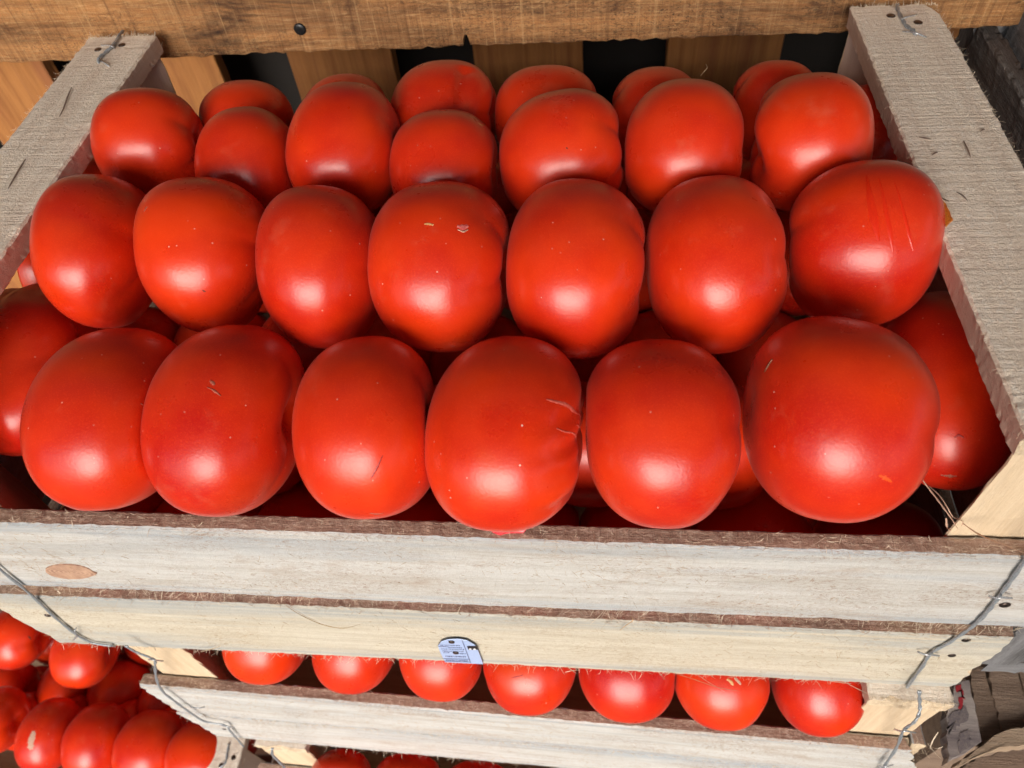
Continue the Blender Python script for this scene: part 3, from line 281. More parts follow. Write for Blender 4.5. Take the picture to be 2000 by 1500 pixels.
def plain(name, c, rough=.5, metal=0.0, var=None, spec=.5):
    t = NT(name)
    cc = c if var is None else t.mix(t.ramp(t.noise(t.coords(), 900.0, 5, .7), .4, .65), c, var)
    return t.set(Base_Color=cc, Roughness=rough, Metallic=metal, Specular_IOR_Level=spec)
M['wire'] = plain('galvanised_wire', rgb(.40, .44, .48), .42, .45, rgb(.24, .26, .28))
M['staple'] = plain('staple_steel', rgb(.62, .66, .70), .3, .6, rgb(.3, .3, .32))
M['nail'] = plain('nail_head_steel', rgb(.17, .13, .11), .33, .9, rgb(.05, .04, .035))
M['screw'] = plain('black_screw', rgb(.02, .022, .024), .35, .6, rgb(.05, .05, .05))
M['tag'] = plain('pale_blue_label', rgb(.36, .47, .72), .4, 0, rgb(.42, .52, .76))
M['ink'] = plain('label_ink', rgb(.13, .15, .28), .5)
M['black'] = plain('black_print', rgb(.02, .018, .02), .4)
M['cream'] = plain('cork_skin', rgb(.58, .36, .27), .7, 0, rgb(.42, .20, .13))
M['pale'] = plain('pale_pink_scar', rgb(.66, .15, .11), .45, 0, rgb(.58, .06, .035))
M['s_dark'] = plain('dark_speck', rgb(.05, .03, .02), .6)
M['s_brown'] = plain('brown_rim', rgb(.22, .07, .02), .6)
M['s_orange'] = plain('orange_graze', rgb(.74, .075, .008), .35)
M['s_grey'] = plain('grey_scuff', rgb(.36, .12, .08), .7, 0, rgb(.45, .05, .02))
M['s_tan'] = plain('tan_nick', rgb(.62, .24, .06), .5, 0, rgb(.75, .5, .25))
M['s_wet'] = plain('wet_flesh', rgb(.62, .08, .08), .12, 0, rgb(.75, .25, .22))
M['s_red'] = plain('dark_red_crease', rgb(.35, .012, .008), .4)
M['s_wiped'] = plain('wiped_skin', rgb(.60, .017, .003), .30, 0, rgb(.66, .024, .003))
M['pulp'] = plain('squashed_red_pulp', rgb(.62, .035, .05), .25, 0, rgb(.72, .12, .12))
M['peel'] = plain('dried_orange_skin', rgb(.50, .17, .02), .35, 0, rgb(.32, .09, .015))
M['red_paint'] = plain('red_paint', rgb(.36, .02, .03), .6, 0, rgb(.25, .02, .025))
M['dark_paint'] = plain('dark_smudge', rgb(.12, .10, .11), .7, 0, rgb(.22, .18, .16))
M['bore'] = plain('dark_hole', rgb(.012, .008, .006), .9)

t = NT('knot_wood')
tc = t.n('TexCoord').outputs['Object']
q = t.vm('MULTIPLY', tc, (1.0, 1.0, 2.3))
w = t.n('TexWave', wave_type='RINGS', rings_direction='SPHERICAL')
t.put(w.inputs['Vector'], q)
w.inputs['Scale'].default_value = 120; w.inputs['Distortion'].default_value = 3.0; w.inputs['Detail'].default_value = 3
c = t.mix(w.outputs['Fac'], rgb(.26, .135, .09), rgb(.46, .29, .20))
c = t.mix(t.ramp(t.noise(tc, 160.0, 4), .4, .7), c, rgb(.50, .32, .22))
M['knot'] = t.set(Base_Color=c, Roughness=.7)

# tomato skin; the object's own properties "warm" (0 crimson .. 1 orange red) and "patch" (yellowish patch) tune it
t = NT('tomato_skin')
tc = t.n('TexCoord').outputs['Object']
rnd = t.math('MULTIPLY', t.n('ObjectInfo').outputs['Random'], 19.0)
v = t.vm('ADD', tc, t.comb(rnd, rnd, rnd))
warm = t.n('Attribute', attribute_type='OBJECT', attribute_name='warm').outputs['Fac']
patch = t.n('Attribute', attribute_type='OBJECT', attribute_name='patch').outputs['Fac']
n1 = t.noise(v, 26.0, 3, .5)
n2 = t.noise(v, 90.0, 4, .6)
fine = t.noise(v, 1500.0, 3, .6)
f = t.math('ADD', t.math('MULTIPLY', warm, .62), t.math('SUBTRACT', t.math('MULTIPLY', n1, 2.0), .80))
f = t.math('ADD', f, t.math('MULTIPLY', t.math('SUBTRACT', n2, .5), .10), clamp=True)
c = t.mix(f, rgb(.48, .0055, .0025), rgb(.75, .038, .0015))
c = t.mix(t.math('MULTIPLY', t.ramp(fine, .50, .68), .34), c, rgb(.80, .07, .008))
pz = t.ramp(t.noise(v, 17.0, 2, .5), .56, .76)
c = t.mix(t.math('MULTIPLY', t.math('MULTIPLY', pz, patch), .7), c, rgb(.50, .10, .008))
# dust specks and faint scratches
vo = t.n('TexVoronoi', feature='F1')
t.put(vo.inputs['Vector'], v); vo.inputs['Scale'].default_value = 260.0
sp = t.math('LESS_THAN', vo.outputs['Distance'], .11)
sep = t.n('SeparateColor'); t.put(sep.inputs[0], vo.outputs['Color'])
keep = t.math('GREATER_THAN', sep.outputs[0], .86)
dn = t.ramp(t.noise(v, 40.0, 2), .38, .62)
speck = t.math('MULTIPLY', t.math('MULTIPLY', sp, keep), dn)
c = t.mix(t.math('MULTIPLY', speck, .6), c, rgb(.80, .45, .36))
vo2 = t.n('TexVoronoi', feature='F1')
t.put(vo2.inputs['Vector'], t.vm('ADD', v, (3.1, 1.7, 5.3))); vo2.inputs['Scale'].default_value = 75.0
sep2 = t.n('SeparateColor'); t.put(sep2.inputs[0], vo2.outputs['Color'])
sp2 = t.math('MULTIPLY', t.math('LESS_THAN', vo2.outputs['Distance'], .030), t.math('GREATER_THAN', sep2.outputs[1], .90))
c = t.mix(t.math('MULTIPLY', sp2, .8), c, rgb(.85, .62, .52))
# a thin film of dust that lies on the upward side of the fruit (stays with the fruit)
film = t.math('ADD', t.math('MULTIPLY', t.ramp(t.noise(v, 30.0, 4, .6), .35, .75), .05),
              t.math('MULTIPLY', t.ramp(t.noise(t.vm('ADD', v, (9.0, 2.0, 4.0)), 34.0, 5, .7), .60, .74), .22))
c = t.mix(film, c, rgb(.60, .16, .09))
ro = t.math('ADD', t.math('MULTIPLY', t.noise(v, 45.0, 4, .6), .20), .20)
h = t.math('ADD', t.math('MULTIPLY', t.noise(v, 700.0, 3, .6), .35), t.math('MULTIPLY', t.noise(v, 60.0, 1), .8))
M['tomato'] = t.set(Base_Color=c, Roughness=ro, Normal=t.bump(h, .0005, .4), Specular_IOR_Level=.52,
                    Subsurface_Weight=.04, Subsurface_Radius=(.6, .12, .06), Subsurface_Scale=.008,
                    Sheen_Weight=.05, Sheen_Roughness=.45, Sheen_Tint=(1, .62, .55, 1))

# ------------------------------------------------------------------ object helpers
def mesh_obj(name, verts, faces, mats, parent=None, matrix=None, idx=None, smooth=False, label=None, kind=None):
    me = bpy.data.meshes.new(name)
    me.from_pydata([tuple(p) for p in verts], [], faces)
    for mm in (mats if isinstance(mats, (list, tuple)) else [mats]):
        me.materials.append(mm)
    if idx is not None:
        me.polygons.foreach_set('material_index', np.asarray(idx, dtype=np.int32))
    if smooth:
        me.polygons.foreach_set('use_smooth', np.ones(len(faces), dtype=bool))
    me.update()
    o = bpy.data.objects.new(name, me)
    col.objects.link(o)
    if parent is not None:
        o.parent = parent
    if matrix is not None:
        o.matrix_local = matrix
    if label: o['label'] = label
    if kind: o['kind'] = kind
    return o

def tag(o, label, cat, group=None):
    o['label'] = label; o['category'] = cat
    if group: o['group'] = group
    return o

def empty(name, loc=(0, 0, 0), rz=0.0):
    o = bpy.data.objects.new(name, None)
    o.empty_display_size = .02
    col.objects.link(o)
    o.location = loc
    o.rotation_euler = (0, 0, rz)
    return o

def waves(n, lo, hi, seed):
    g = np.random.RandomState(seed)
    k = g.normal(size=(n, 3)); k /= np.linalg.norm(k, axis=1)[:, None]
    k *= g.uniform(lo, hi, n)[:, None]
    ph = g.uniform(0, 6.283, n)
    return lambda p: np.sin(p @ k.T + ph).sum(1) / math.sqrt(n)

def board(name, L, W, T, mats, parent, matrix, seed=0, step=.004, edge=.0005, rag=.0011, wob=.0006, ends=None, stations=None, warp=None, label=None, round_=.0011):
    """a rough sawn board: X along its length, Y across its width, Z its thickness; mats = [face, edge, end]"""
    g = np.random.RandomState(1000 + seed)
    nW = max(3, int(W / .006)); nT = max(2, int(T / .004))
    def side(a, b, n):
        return [np.array(a) + (np.array(b) - np.array(a)) * i / n for i in range(n)]
    hW, hT, r = W / 2, T / 2, min(round_, T * .25)
    prof = []
    prof += [(-hW + r, -hT)] + [tuple(x) for x in side((-hW + r, -hT), (hW - r, -hT), nW)[1:]] + [(hW - r, -hT)]
    prof += [tuple(x) for x in side((hW, -hT + r), (hW, hT - r), nT)] + [(hW, hT - r)]
    prof += [tuple(x) for x in side((hW - r, hT), (-hW + r, hT), nW)] + [(-hW + r, hT)]
    prof += [tuple(x) for x in side((-hW, hT - r), (-hW, -hT + r), nT)] + [(-hW, -hT + r)]
    prof = np.array(prof); K = len(prof)
    xs = np.linspace(-L / 2, L / 2, max(3, int(L / step)) + 1) if stations is None else np.array(stations)
    S = len(xs)
    X = np.repeat(xs, K); Y = np.tile(prof[:, 0], S); Z = np.tile(prof[:, 1], S)
    P = np.stack([X, Y, Z], 1)
    corner = (np.abs(np.abs(Y) - hW) < r * 1.5) & (np.abs(np.abs(Z) - hT) < r * 1.5)
    f1 = waves(30, 200, 1600, seed * 7 + 1); f2 = waves(30, 200, 1600, seed * 7 + 2); f3 = waves(14, 8, 30, seed * 7 + 3); f4 = waves(14, 8, 30, seed * 7 + 4)
    a = np.where(corner, edge, edge * .25)
    P[:, 1] += f1(P) * a + f3(P * [1, .2, .2]) * wob * np.sign(Y) * .6
    P[:, 2] += f2(P) * a * .7 + f4(P * [1, .2, .2]) * wob * .4
    P[:, 1] += np.where(corner, g.normal(size=len(P)) * edge * .45, 0)
    e0 = np.abs(X - xs[0]) < 1e-9; e1 = np.abs(X - xs[-1]) < 1e-9
    P[e0, 0] += np.abs(g.normal(size=e0.sum())) * rag - rag
    P[e1, 0] -= np.abs(g.normal(size=e1.sum())) * rag - rag
    if ends is not None:           # slanted end cuts: metres of run per metre of width at each end
        tt = (P[:, 0] - xs[0]) / (xs[-1] - xs[0])
        P[:, 0] += P[:, 1] * (ends[0] * (1 - tt) + ends[1] * tt)
    if warp is not None:
        P = warp(P)
    faces, idx = [], []
    ny = np.abs(prof + 0)
    kind = []
    for k in range(K):
        a0, b0 = prof[k], prof[(k + 1) % K]
        d = b0 - a0
        kind.append(1 if abs(d[1]) > abs(d[0]) * 1.3 else 0)
    for s in range(S - 1):
        for k in range(K):
            k2 = (k + 1) % K
            faces.append((s * K + k, s * K + k2, (s + 1) * K + k2, (s + 1) * K + k))
            idx.append(kind[k])
    V = [tuple(p) for p in P]
    for s, flip in ((0, True), (S - 1, False)):
        ring = [s * K + k for k in range(K)]
        # end cap as strips between bottom row and top row
        cidx = len(V)
        cpt = P[ring].mean(0); V.append(tuple(cpt))
        for k in range(K):
            k2 = (k + 1) % K
            tri = (ring[k], cidx, ring[k2]) if not flip else (ring[k2], cidx, ring[k])
            faces.append(tri[::-1] if False else tri); idx.append(2)
    o = mesh_obj(name, V, faces, mats, parent, matrix, idx, smooth=False, label=label)
    return o

def ribbon_mesh(strands, w):
    """strands: list of (points Nx3, width); thin three sided strips with real thickness"""
    V, F = [], []
    for pts, ww in strands:
        pts = np.asarray(pts); n = len(pts)
        tg = np.gradient(pts, axis=0); tg /= np.linalg.norm(tg, axis=1)[:, None] + 1e-12
        up = np.array([.3, .5, .8]); sd_ = np.cross(tg, up); sd_ /= np.linalg.norm(sd_, axis=1)[:, None] + 1e-9
        nn = np.cross(sd_, tg)
        b = len(V)
        for i in range(n):
            wi = (ww if np.isscalar(ww) else ww[i]) * (1.0 if i < n - 1 else .25) * .5
            for a in (0, 2.094, 4.189):
                V.append(pts[i] + (sd_[i] * math.cos(a) + nn[i] * math.sin(a) * .6) * wi)
        for i in range(n - 1):
            for k in range(3):
                F.append((b + i * 3 + k, b + i * 3 + (k + 1) % 3, b + (i + 1) * 3 + (k + 1) % 3, b + (i + 1) * 3 + k))
        F.append((b + 2, b + 1, b)); F.append((b + n * 3 - 3, b + n * 3 - 2, b + n * 3 - 1))
    return V, F

def smooth_path(pts, n=6):
    pts = [np.array(p, float) for p in pts]
    P = [pts[0] * 2 - pts[1]] + pts + [pts[-1] * 2 - pts[-2]]
    out = []
    for i in range(1, len(P) - 2):
        p0, p1, p2, p3 = P[i - 1], P[i], P[i + 1], P[i + 2]
        for k in range(n):
            s = k / n
            out.append(.5 * ((2 * p1) + (-p0 + p2) * s + (2 * p0 - 5 * p1 + 4 * p2 - p3) * s * s + (-p0 + 3 * p1 - 3 * p2 + p3) * s ** 3))
    out.append(pts[-1])
    return np.array(out)

def tube(name, paths, r, mat, parent, inv=None, seg=8):
    V, F = [], []
    for pts in paths:
        pts = np.asarray(pts)
        if inv is not None:
            pts = np.array([tuple(inv @ Vector(p)) for p in pts])
        n = len(pts)
        tg = np.gradient(pts, axis=0); tg /= np.linalg.norm(tg, axis=1)[:, None] + 1e-12
        ref = np.array([.21, .33, .92]) if abs(tg[0] @ np.array([.21, .33, .92])) < .9 else np.array([1, 0, 0])
        b = len(V)
        for i in range(n):
            a_ = np.cross(tg[i], ref); a_ /= np.linalg.norm(a_); b_ = np.cross(tg[i], a_)
            for k in range(seg):
                an = 2 * math.pi * k / seg
                V.append(pts[i] + (a_ * math.cos(an) + b_ * math.sin(an)) * r)
        for i in range(n - 1):
            for k in range(seg):
                k2 = (k + 1) % seg
                F.append((b + i * seg + k, b + i * seg + k2, b + (i + 1) * seg + k2, b + (i + 1) * seg + k))
        F.append(tuple(b + k for k in range(seg))[::-1]); F.append(tuple(b + (n - 1) * seg + k for k in range(seg)))
    return mesh_obj(name, V, F, mat, parent, None, smooth=True)

def slab(name, poly, n_dir, thick, mats, parent, seed=0, wobble=.0004, sub=.004, bevel=True):
    """a flat piece with an outline of its own, real thickness, rough edge"""
    poly = [np.array(p, float) for p in poly]
    n_dir = np.array(n_dir, float)
    pts = []
    for i in range(len(poly)):
        a, b = poly[i], poly[(i + 1) % len(poly)]
        k = max(1, int(np.linalg.norm(b - a) / sub))
        for j in range(k): pts.append(a + (b - a) * j / k)
    g = np.random.RandomState(77 + seed)
    pts = np.array(pts) + g.normal(size=(len(pts), 3)) * wobble * (1 - np.abs(n_dir))
    n = len(pts); c = pts.mean(0)
    o_ = np.array(c)
    top = pts - o_; bot = top - n_dir * thick
    ins = top * .985 + n_dir * 0.0002
    V = list(ins) + list(top - n_dir * .0002) + list(bot) + [n_dir * .0002, -n_dir * thick]
    F, idx = [], []
    for i in range(n):
        j = (i + 1) % n
        F.append((i, j, 3 * n)); idx.append(0)
        F.append((n + i, n + j, j, i)); idx.append(0)
        F.append((2 * n + i, 2 * n + j, n + j, n + i)); idx.append(1)
        F.append((2 * n + j, 2 * n + i, 3 * n + 1)); idx.append(0)
    o = mesh_obj(name, V, F, mats, parent, Matrix.Translation(Vector(o_)), idx)
    me = o.data
    import bmesh
    bm = bmesh.new(); bm.from_mesh(me); bmesh.ops.recalc_face_normals(bm, faces=bm.faces); bm.to_mesh(me); bm.free()
    return o

def disc_head(name, c, nrm, r, h, mat, parent, seg=14):
    nrm = Vector(nrm).normalized(); a = nrm.orthogonal().normalized(); b = nrm.cross(a)
    V, F = [], []
    rings = [(1.0, -.3), (1.0, .35), (.82, .8), (.4, 1.0)]
    for rr, hh in rings:
        for k in range(seg):
            an = 2 * math.pi * k / seg
            V.append(a * math.cos(an) * r * rr + b * math.sin(an) * r * rr + nrm * h * hh)
    for i in range(len(rings) - 1):
        for k in range(seg):
            k2 = (k + 1) % seg
            F.append((i * seg + k, i * seg + k2, (i + 1) * seg + k2, (i + 1) * seg + k))
    F.append(tuple((len(rings) - 1) * seg + k for k in range(seg)))
    return mesh_obj(name, V, F, mat, parent, Matrix.Translation(Vector(c)), smooth=True)

# ------------------------------------------------------------------ the setting
def box(name, lo, hi, mat, kind=None, parent=None, label=None):
    x0, y0, z0 = lo; x1, y1, z1 = hi
    V = [(x0, y0, z0), (x1, y0, z0), (x1, y1, z0), (x0, y1, z0), (x0, y0, z1), (x1, y0, z1), (x1, y1, z1), (x0, y1, z1)]
    F = [(0, 3, 2, 1), (4, 5, 6, 7), (0, 1, 5, 4), (1, 2, 6, 5), (2, 3, 7, 6), (3, 0, 4, 7)]
    return mesh_obj(name, V, F, mat, parent, kind=kind, label=label)

t = NT('asphalt_ground')
v = t.n('TexCoord').outputs['Object']
c = t.mix(t.noise(v, 3.0, 8, .7), rgb(.085, .08, .075), rgb(.05, .047, .044))
M['ground'] = t.set(Base_Color=c, Roughness=.9, Normal=t.bump(t.noise(v, 60.0, 6, .7), .01, .5))
t = NT('canvas_awning')
v = t.n('TexCoord').outputs['Object']
c = t.mix(t.noise(v, 2.0, 5, .6), rgb(.40, .31, .27), rgb(.33, .25, .22))
M['canvas'] = t.set(Base_Color=c, Roughness=.9)
tl = t.n('BsdfTranslucent'); t.put(tl.inputs[0], rgb(.80, .68, .60))
mx = t.n('MixShader'); mx.inputs[0].default_value = .38
t.t.links.new(t.b.outputs[0], mx.inputs[1]); t.t.links.new(tl.outputs[0], mx.inputs[2]); t.t.links.new(mx.outputs[0], t.out.inputs[0])
M['dark_panel'] = plain('dark_shade_sheet', rgb(.016, .013, .012), .8, 0, rgb(.022, .018, .015))  # near-black: the dark of the unlit space is put into the colour

ZG = -.95
gnd = mesh_obj('ground', [(-60, -60, ZG), (60, -60, ZG), (60, 60, ZG), (-60, 60, ZG)], [(0, 1, 2, 3)], M['ground'], kind='structure')

aw = box('awning', (-3.2, -1.32, .98), (3.2, .7, .986), M['canvas'])
tag(aw, 'brown canvas awning stretched over the whole stall', 'awning')
bw = box('dark_backdrop', (-3.2, .66, ZG), (3.2, .665, .98), M['dark_panel'])  # black sheet standing in for the deep shade behind the slats
tag(bw, 'near-black backdrop put in for the unlit space behind the slatted rack', 'wall')
lw = box('side_wall', (-2.0, -1.05, ZG), (-1.97, .65, .98), M['canvas'])
tag(lw, 'brown canvas wall hanging at the left side of the stall', 'wall')
rw = box('light_blocker', (.62, -1.30, ZG), (1.15, -1.28, .98), M['dark_panel'])  # dark sheet added out of view to cut a gap in the highlights
tag(rw, 'unseen light curtain hanging at the front right corner of the stall', 'blocker')

# slatted rack behind the crates: long beam in front, upright slats behind it
rack = empty('slatted_rack', (0, .40, ZG))
tag(rack, 'brown hardwood rack with a long beam over upright slats, behind the top crate', 'rack')
Ri = Matrix.Translation(Vector((0, -.40, -ZG)))
def beam_warp(P):
    zb = -.072 / 2
    x0, w, h = -.0176, .0024, .0085
    k = np.clip(1 - ((P[:, 0] - x0) / w) ** 2, 0, 1) ** .5
    lift = zb + h * k
    P = P.copy()
    P[:, 1] = np.where((P[:, 1] < lift) & (k > 0), lift, P[:, 1])
    return P
st = np.unique(np.concatenate([np.linspace(-1.0, 1.0, 420), np.linspace(-.023, -.012, 30)]))
Mb = Matrix(((1, 0, 0, 0), (0, 0, -1, .402), (0, 1, 0, .0125), (0, 0, 0, 1)))
tilt = Matrix.Rotation(R(-.95), 4, (0, 1, 0))
beam = board('beam', 2.0, .072, .132, [M['beam'], M['beam'], M['beam']], rack, Ri @ Matrix.Translation((0, 0, 0)) @ Mb, seed=301, edge=.0006, rag=.002, wob=.0012, stations=st, warp=beam_warp)
for i, xc in enumerate([-.5817, -.386, -.1946, .0024, .199, .396, -.777, .592]):
    w_ = .112
    Ms = Matrix(((0, 1, 0, xc), (0, 0, -1, .580), (1, 0, 0, -.445), (0, 0, 0, 1)))
    board('slat', .98, w_, .018, [M['truck_slat'], M['truck_slat'], M['truck_slat']], rack, Ri @ Ms, seed=320 + i, step=.02, edge=.0005, rag=.002)
post_M = Matrix(((0, 1, 0, 0), (0, 0, -1, .354), (1, 0, 0, -.492), (0, 0, 0, 1)))
board('shade_board', 2.0, .14, .018, [M['beam']] * 3, rack, Ri @ Matrix(((1, 0, 0, 0), (0, 1, 0, .5395), (0, 0, 1, .0575), (0, 0, 0, 1))), seed=330, step=.03)  # unseen board added to keep light from above off the slats
for i, xc in enumerate([-.95, .95]):
    Ms = Matrix(((0, 1, 0, xc), (0, 0, -1, .42), (1, 0, 0, -.49), (0, 0, 0, 1)))
    board('rack_post', .92, .05, .03, [M['beam']] * 3, rack, Ri @ Ms, seed=340 + i, step=.03)
disc_head('screw', Ri @ Vector((-.1324, .3352, -.0063)), (0, -1, 0), .0042, .0012, M['screw'], rack, 18)

# ------------------------------------------------------------------ crates
def fuzz(g, n, gen, lo, hi, wd):
    """n short fibres; gen(g) gives (start, direction)"""
    out = []
    for _ in range(n):
        p, d = gen(g)
        L = g.uniform(lo, hi); c = g.normal(size=3) * .9
        t_ = np.linspace(0, 1, 4)[:, None]
        pts = p + d * L * t_ + c * L * .35 * t_ ** 2
        out.append((pts, g.uniform(.6, 1.3) * wd))
    return out

H = .262
def crate(name, loc, rz, label, mats=None, s1=(-.0803, -.1615), s2=(-.177, -.2635), x1=(-.302, .3035), x2=(-.302, .2955), rw_=.050, full=True, seed=0, height=H, group='wooden tomato crates', coarse=1.0, fz=1.0):
    c = empty(name, (loc[0], loc[1], loc[2] - height), rz)
    tag(c, label, 'crate', group)
    O = Matrix.Translation((0, 0, height))
    mw = Matrix.Translation((loc[0], loc[1], loc[2] - height)) @ Matrix.Rotation(rz, 4, 'Z')
    c_inv = mw.inverted()
    sl1, sl2 = (mats or ('slat', 'slat_yellow'))
    D = .322
    # end rails along the depth
    for k, sx in enumerate((-1, 1)):
        xc = sx * (.28 - rw_ / 2)
        Mr = Matrix(((0, 1, 0, xc), (-1, 0, 0, D / 2), (0, 0, 1, -.0065), (0, 0, 0, 1)))
        def wr(P, sx=sx):
            P = P.copy()
            if sx > 0:    # the back outer corner of the right rail is knocked off
                e = np.clip((-P[:, 0] - (D / 2 - .014)) / .014, 0, 1)
                P[:, 1] -= np.where(P[:, 1] > .015, e ** 1.6 * .006, 0)
            return P
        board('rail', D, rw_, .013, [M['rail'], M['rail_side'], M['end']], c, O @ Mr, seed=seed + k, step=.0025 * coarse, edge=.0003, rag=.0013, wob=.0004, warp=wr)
        for j, (y0, y1) in enumerate(((.0012, .046), (.273, .318))):
            L_ = height - .0135
            Mp = Matrix(((0, 1, 0, xc), (0, 0, -1, (y0 + y1) / 2), (1, 0, 0, -.0135 - L_ / 2), (0, 0, 0, 1)))
            def wp(P, sx=sx, j=j, T_=y1 - y0, rw_=rw_):     # three cornered corner posts
                P = P.copy()
                t_ = np.clip(.5 - P[:, 2] / T_, 0, 1) if j == 0 else np.clip(.5 + P[:, 2] / T_, 0, 1)
                out_ = sx * rw_ / 2
                P[:, 1] = out_ + (P[:, 1] - out_) * (1 - .93 * t_)
                return P
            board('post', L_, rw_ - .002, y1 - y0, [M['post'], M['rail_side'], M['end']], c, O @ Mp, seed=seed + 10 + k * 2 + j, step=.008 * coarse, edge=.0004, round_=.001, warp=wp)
        for j, (za, zb) in enumerate(((s1[0] - .004, s1[1] - .004), (s2[0] - .004, s2[1] + .004))):
            Mq = Matrix(((0, 0, sx, sx * .2865), (-1, 0, 0, D / 2), (0, sx * -1, 0, (za + zb) / 2), (0, 0, 0, 1)))
            if Mq.to_3x3().determinant() < 0:
                Mq = Matrix(((0, 0, sx, sx * .2865), (-1, 0, 0, D / 2), (0, -sx, 0, (za + zb) / 2), (0, 0, 0, 1)))
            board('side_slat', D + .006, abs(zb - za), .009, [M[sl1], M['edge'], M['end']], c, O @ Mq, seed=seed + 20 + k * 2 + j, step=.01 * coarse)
    # front and back slats
    for j, ((za, zb), (xa, xb)) in enumerate(((s1, x1), (s2, x2))):
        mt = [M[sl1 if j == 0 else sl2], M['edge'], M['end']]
        Mf = Matrix(((1, 0, 0, (xa + xb) / 2), (0, 0, -1, -.00475), (0, 1, 0, (za + zb) / 2), (0, 0, 0, 1)))
        en = (.006, .05 if seed == 0 else -.38) if j == 0 else (-.10, .02)
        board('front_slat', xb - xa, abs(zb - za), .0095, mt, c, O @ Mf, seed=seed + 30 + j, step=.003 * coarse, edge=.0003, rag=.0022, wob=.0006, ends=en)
        Mk = Matrix(((1, 0, 0, 0), (0, 0, -1, .323), (0, 1, 0, (za + zb) / 2), (0, 0, 0, 1)))
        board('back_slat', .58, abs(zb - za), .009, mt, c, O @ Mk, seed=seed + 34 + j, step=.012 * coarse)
    for j in range(4):
        Mz = Matrix(((1, 0, 0, 0), (0, 1, 0, .045 + j * .076), (0, 0, 1, -height + .0045 + .001), (0, 0, 0, 1)))
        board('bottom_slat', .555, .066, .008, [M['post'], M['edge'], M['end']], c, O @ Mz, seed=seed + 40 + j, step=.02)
    # loose wood fibres along the sawn edges
    if fz > 0:
        g = np.random.RandomState(seed + 5)
        ss = []
        nrm_ = lambda v: v / np.linalg.norm(v)
        for (za, zb), (xa, xb) in ((s1, x1), (s2, x2)):
            for z_, up, n_ in ((za, 1, 620), (zb, -1, 520)):
                def gen(g, z_=z_, up=up):
                    u_ = g.uniform(xa, xb)
                    return np.array([u_, -.0098 + (g.uniform(0, .009) if up > 0 else g.uniform(0, .002)), z_ - up * .0003 + height]), nrm_(np.array([g.normal() * 1.3, -abs(g.normal()) * .8, up * abs(g.normal()) * .9 + .02]))
                ss += fuzz(g, int(n_ * fz), gen, .0008, .0055, .00026)
            for x_, s_ in ((xa, -1), (xb, 1)):
                def gen(g, x_=x_, s_=s_):
                    zz = g.uniform(zb, za)
                    xs_ = x_ + (zz - (za + zb) / 2) * 0
                    return np.array([xs_ - s_ * .0022, -.0095 + g.uniform(0, .009), zz + height]), nrm_(np.array([s_ * .8, g.normal() * .5, g.normal() * .5]))
                ss += fuzz(g, int(60 * fz), gen, .0008, .003, .0003)
        for sx in (-1, 1):
            xi, xo = sx * (.28 - rw_), sx * .28
            for xx, ins in ((xi, -sx), (xo, sx)):
                def gen(g, xx=xx, ins=ins):
                    return np.array([xx - ins * .0003, g.uniform(0, D), height - .0004]), nrm_(np.array([ins * abs(g.normal()) * .8, g.normal() * .8, g.normal() * .5 + .2]))
                ss += fuzz(g, int(220 * fz), gen, .0006, .0028, .00018)
            def gen(g):
                return np.array([g.uniform(min(xi, xo), max(xi, xo)), g.uniform(0, D), height + .0001]), nrm_(np.array([g.normal() * .45 + .35, -.8 + g.normal() * .3, abs(g.normal()) * .25]))
            ss += fuzz(g, int(1100 * fz), gen, .0006, .0026, .00016)
            for yy, s_ in ((D, 1), (0, -1)):
                def gen(g, yy=yy, s_=s_):
                    return np.array([g.uniform(min(xi, xo), max(xi, xo)), yy - s_ * .0008, height - g.uniform(0, .012) * (g.random_sample() < .4)]), nrm_(np.array([g.normal() * .5, s_ * .8, g.normal() * .4 + .3]))
                ss += fuzz(g, int(260 * fz), gen, .0008, .0036, .0003)
        V, F = ribbon_mesh(ss, 0)
        mesh_obj('wood_fibres', V, F, M['fibre'], c, None, kind='stuff')
        tt = []
        cl = [(g.uniform(x1[0], x1[1]), g.choice([0, 0, 1])) for _ in range(26)]
        for _ in range(int(1500 * fz)):       # torn fibres lying on the faces, in patches
            cx_, w_ = cl[g.randint(len(cl))]
            za, zb = (s1, s2)[w_]
            p_ = np.array([cx_ + g.normal() * .022, -.0097, min(max(g.normal() * .018 + (za + zb) / 2 + (cx_ * 977 % 1 - .5) * .06, zb + .001), za - .001) + height])
            if not x1[0] < p_[0] < x1[1]: continue
            d_ = nrm_(np.array([g.normal() + .3, -.12 * abs(g.normal()), g.normal() * .55]))
            tt += fuzz(g, 1, lambda g, p_=p_, d_=d_: (p_, d_), .0008, .004, .00017)
        for pts, w_ in tt: pts[:, 1] = np.minimum(pts[:, 1], -.00955)
        V, F = ribbon_mesh(tt, 0)
        mesh_obj('wood_fibres', V, F, M['fibre_tan'], c, None, kind='stuff')
    return c, c_inv, mw

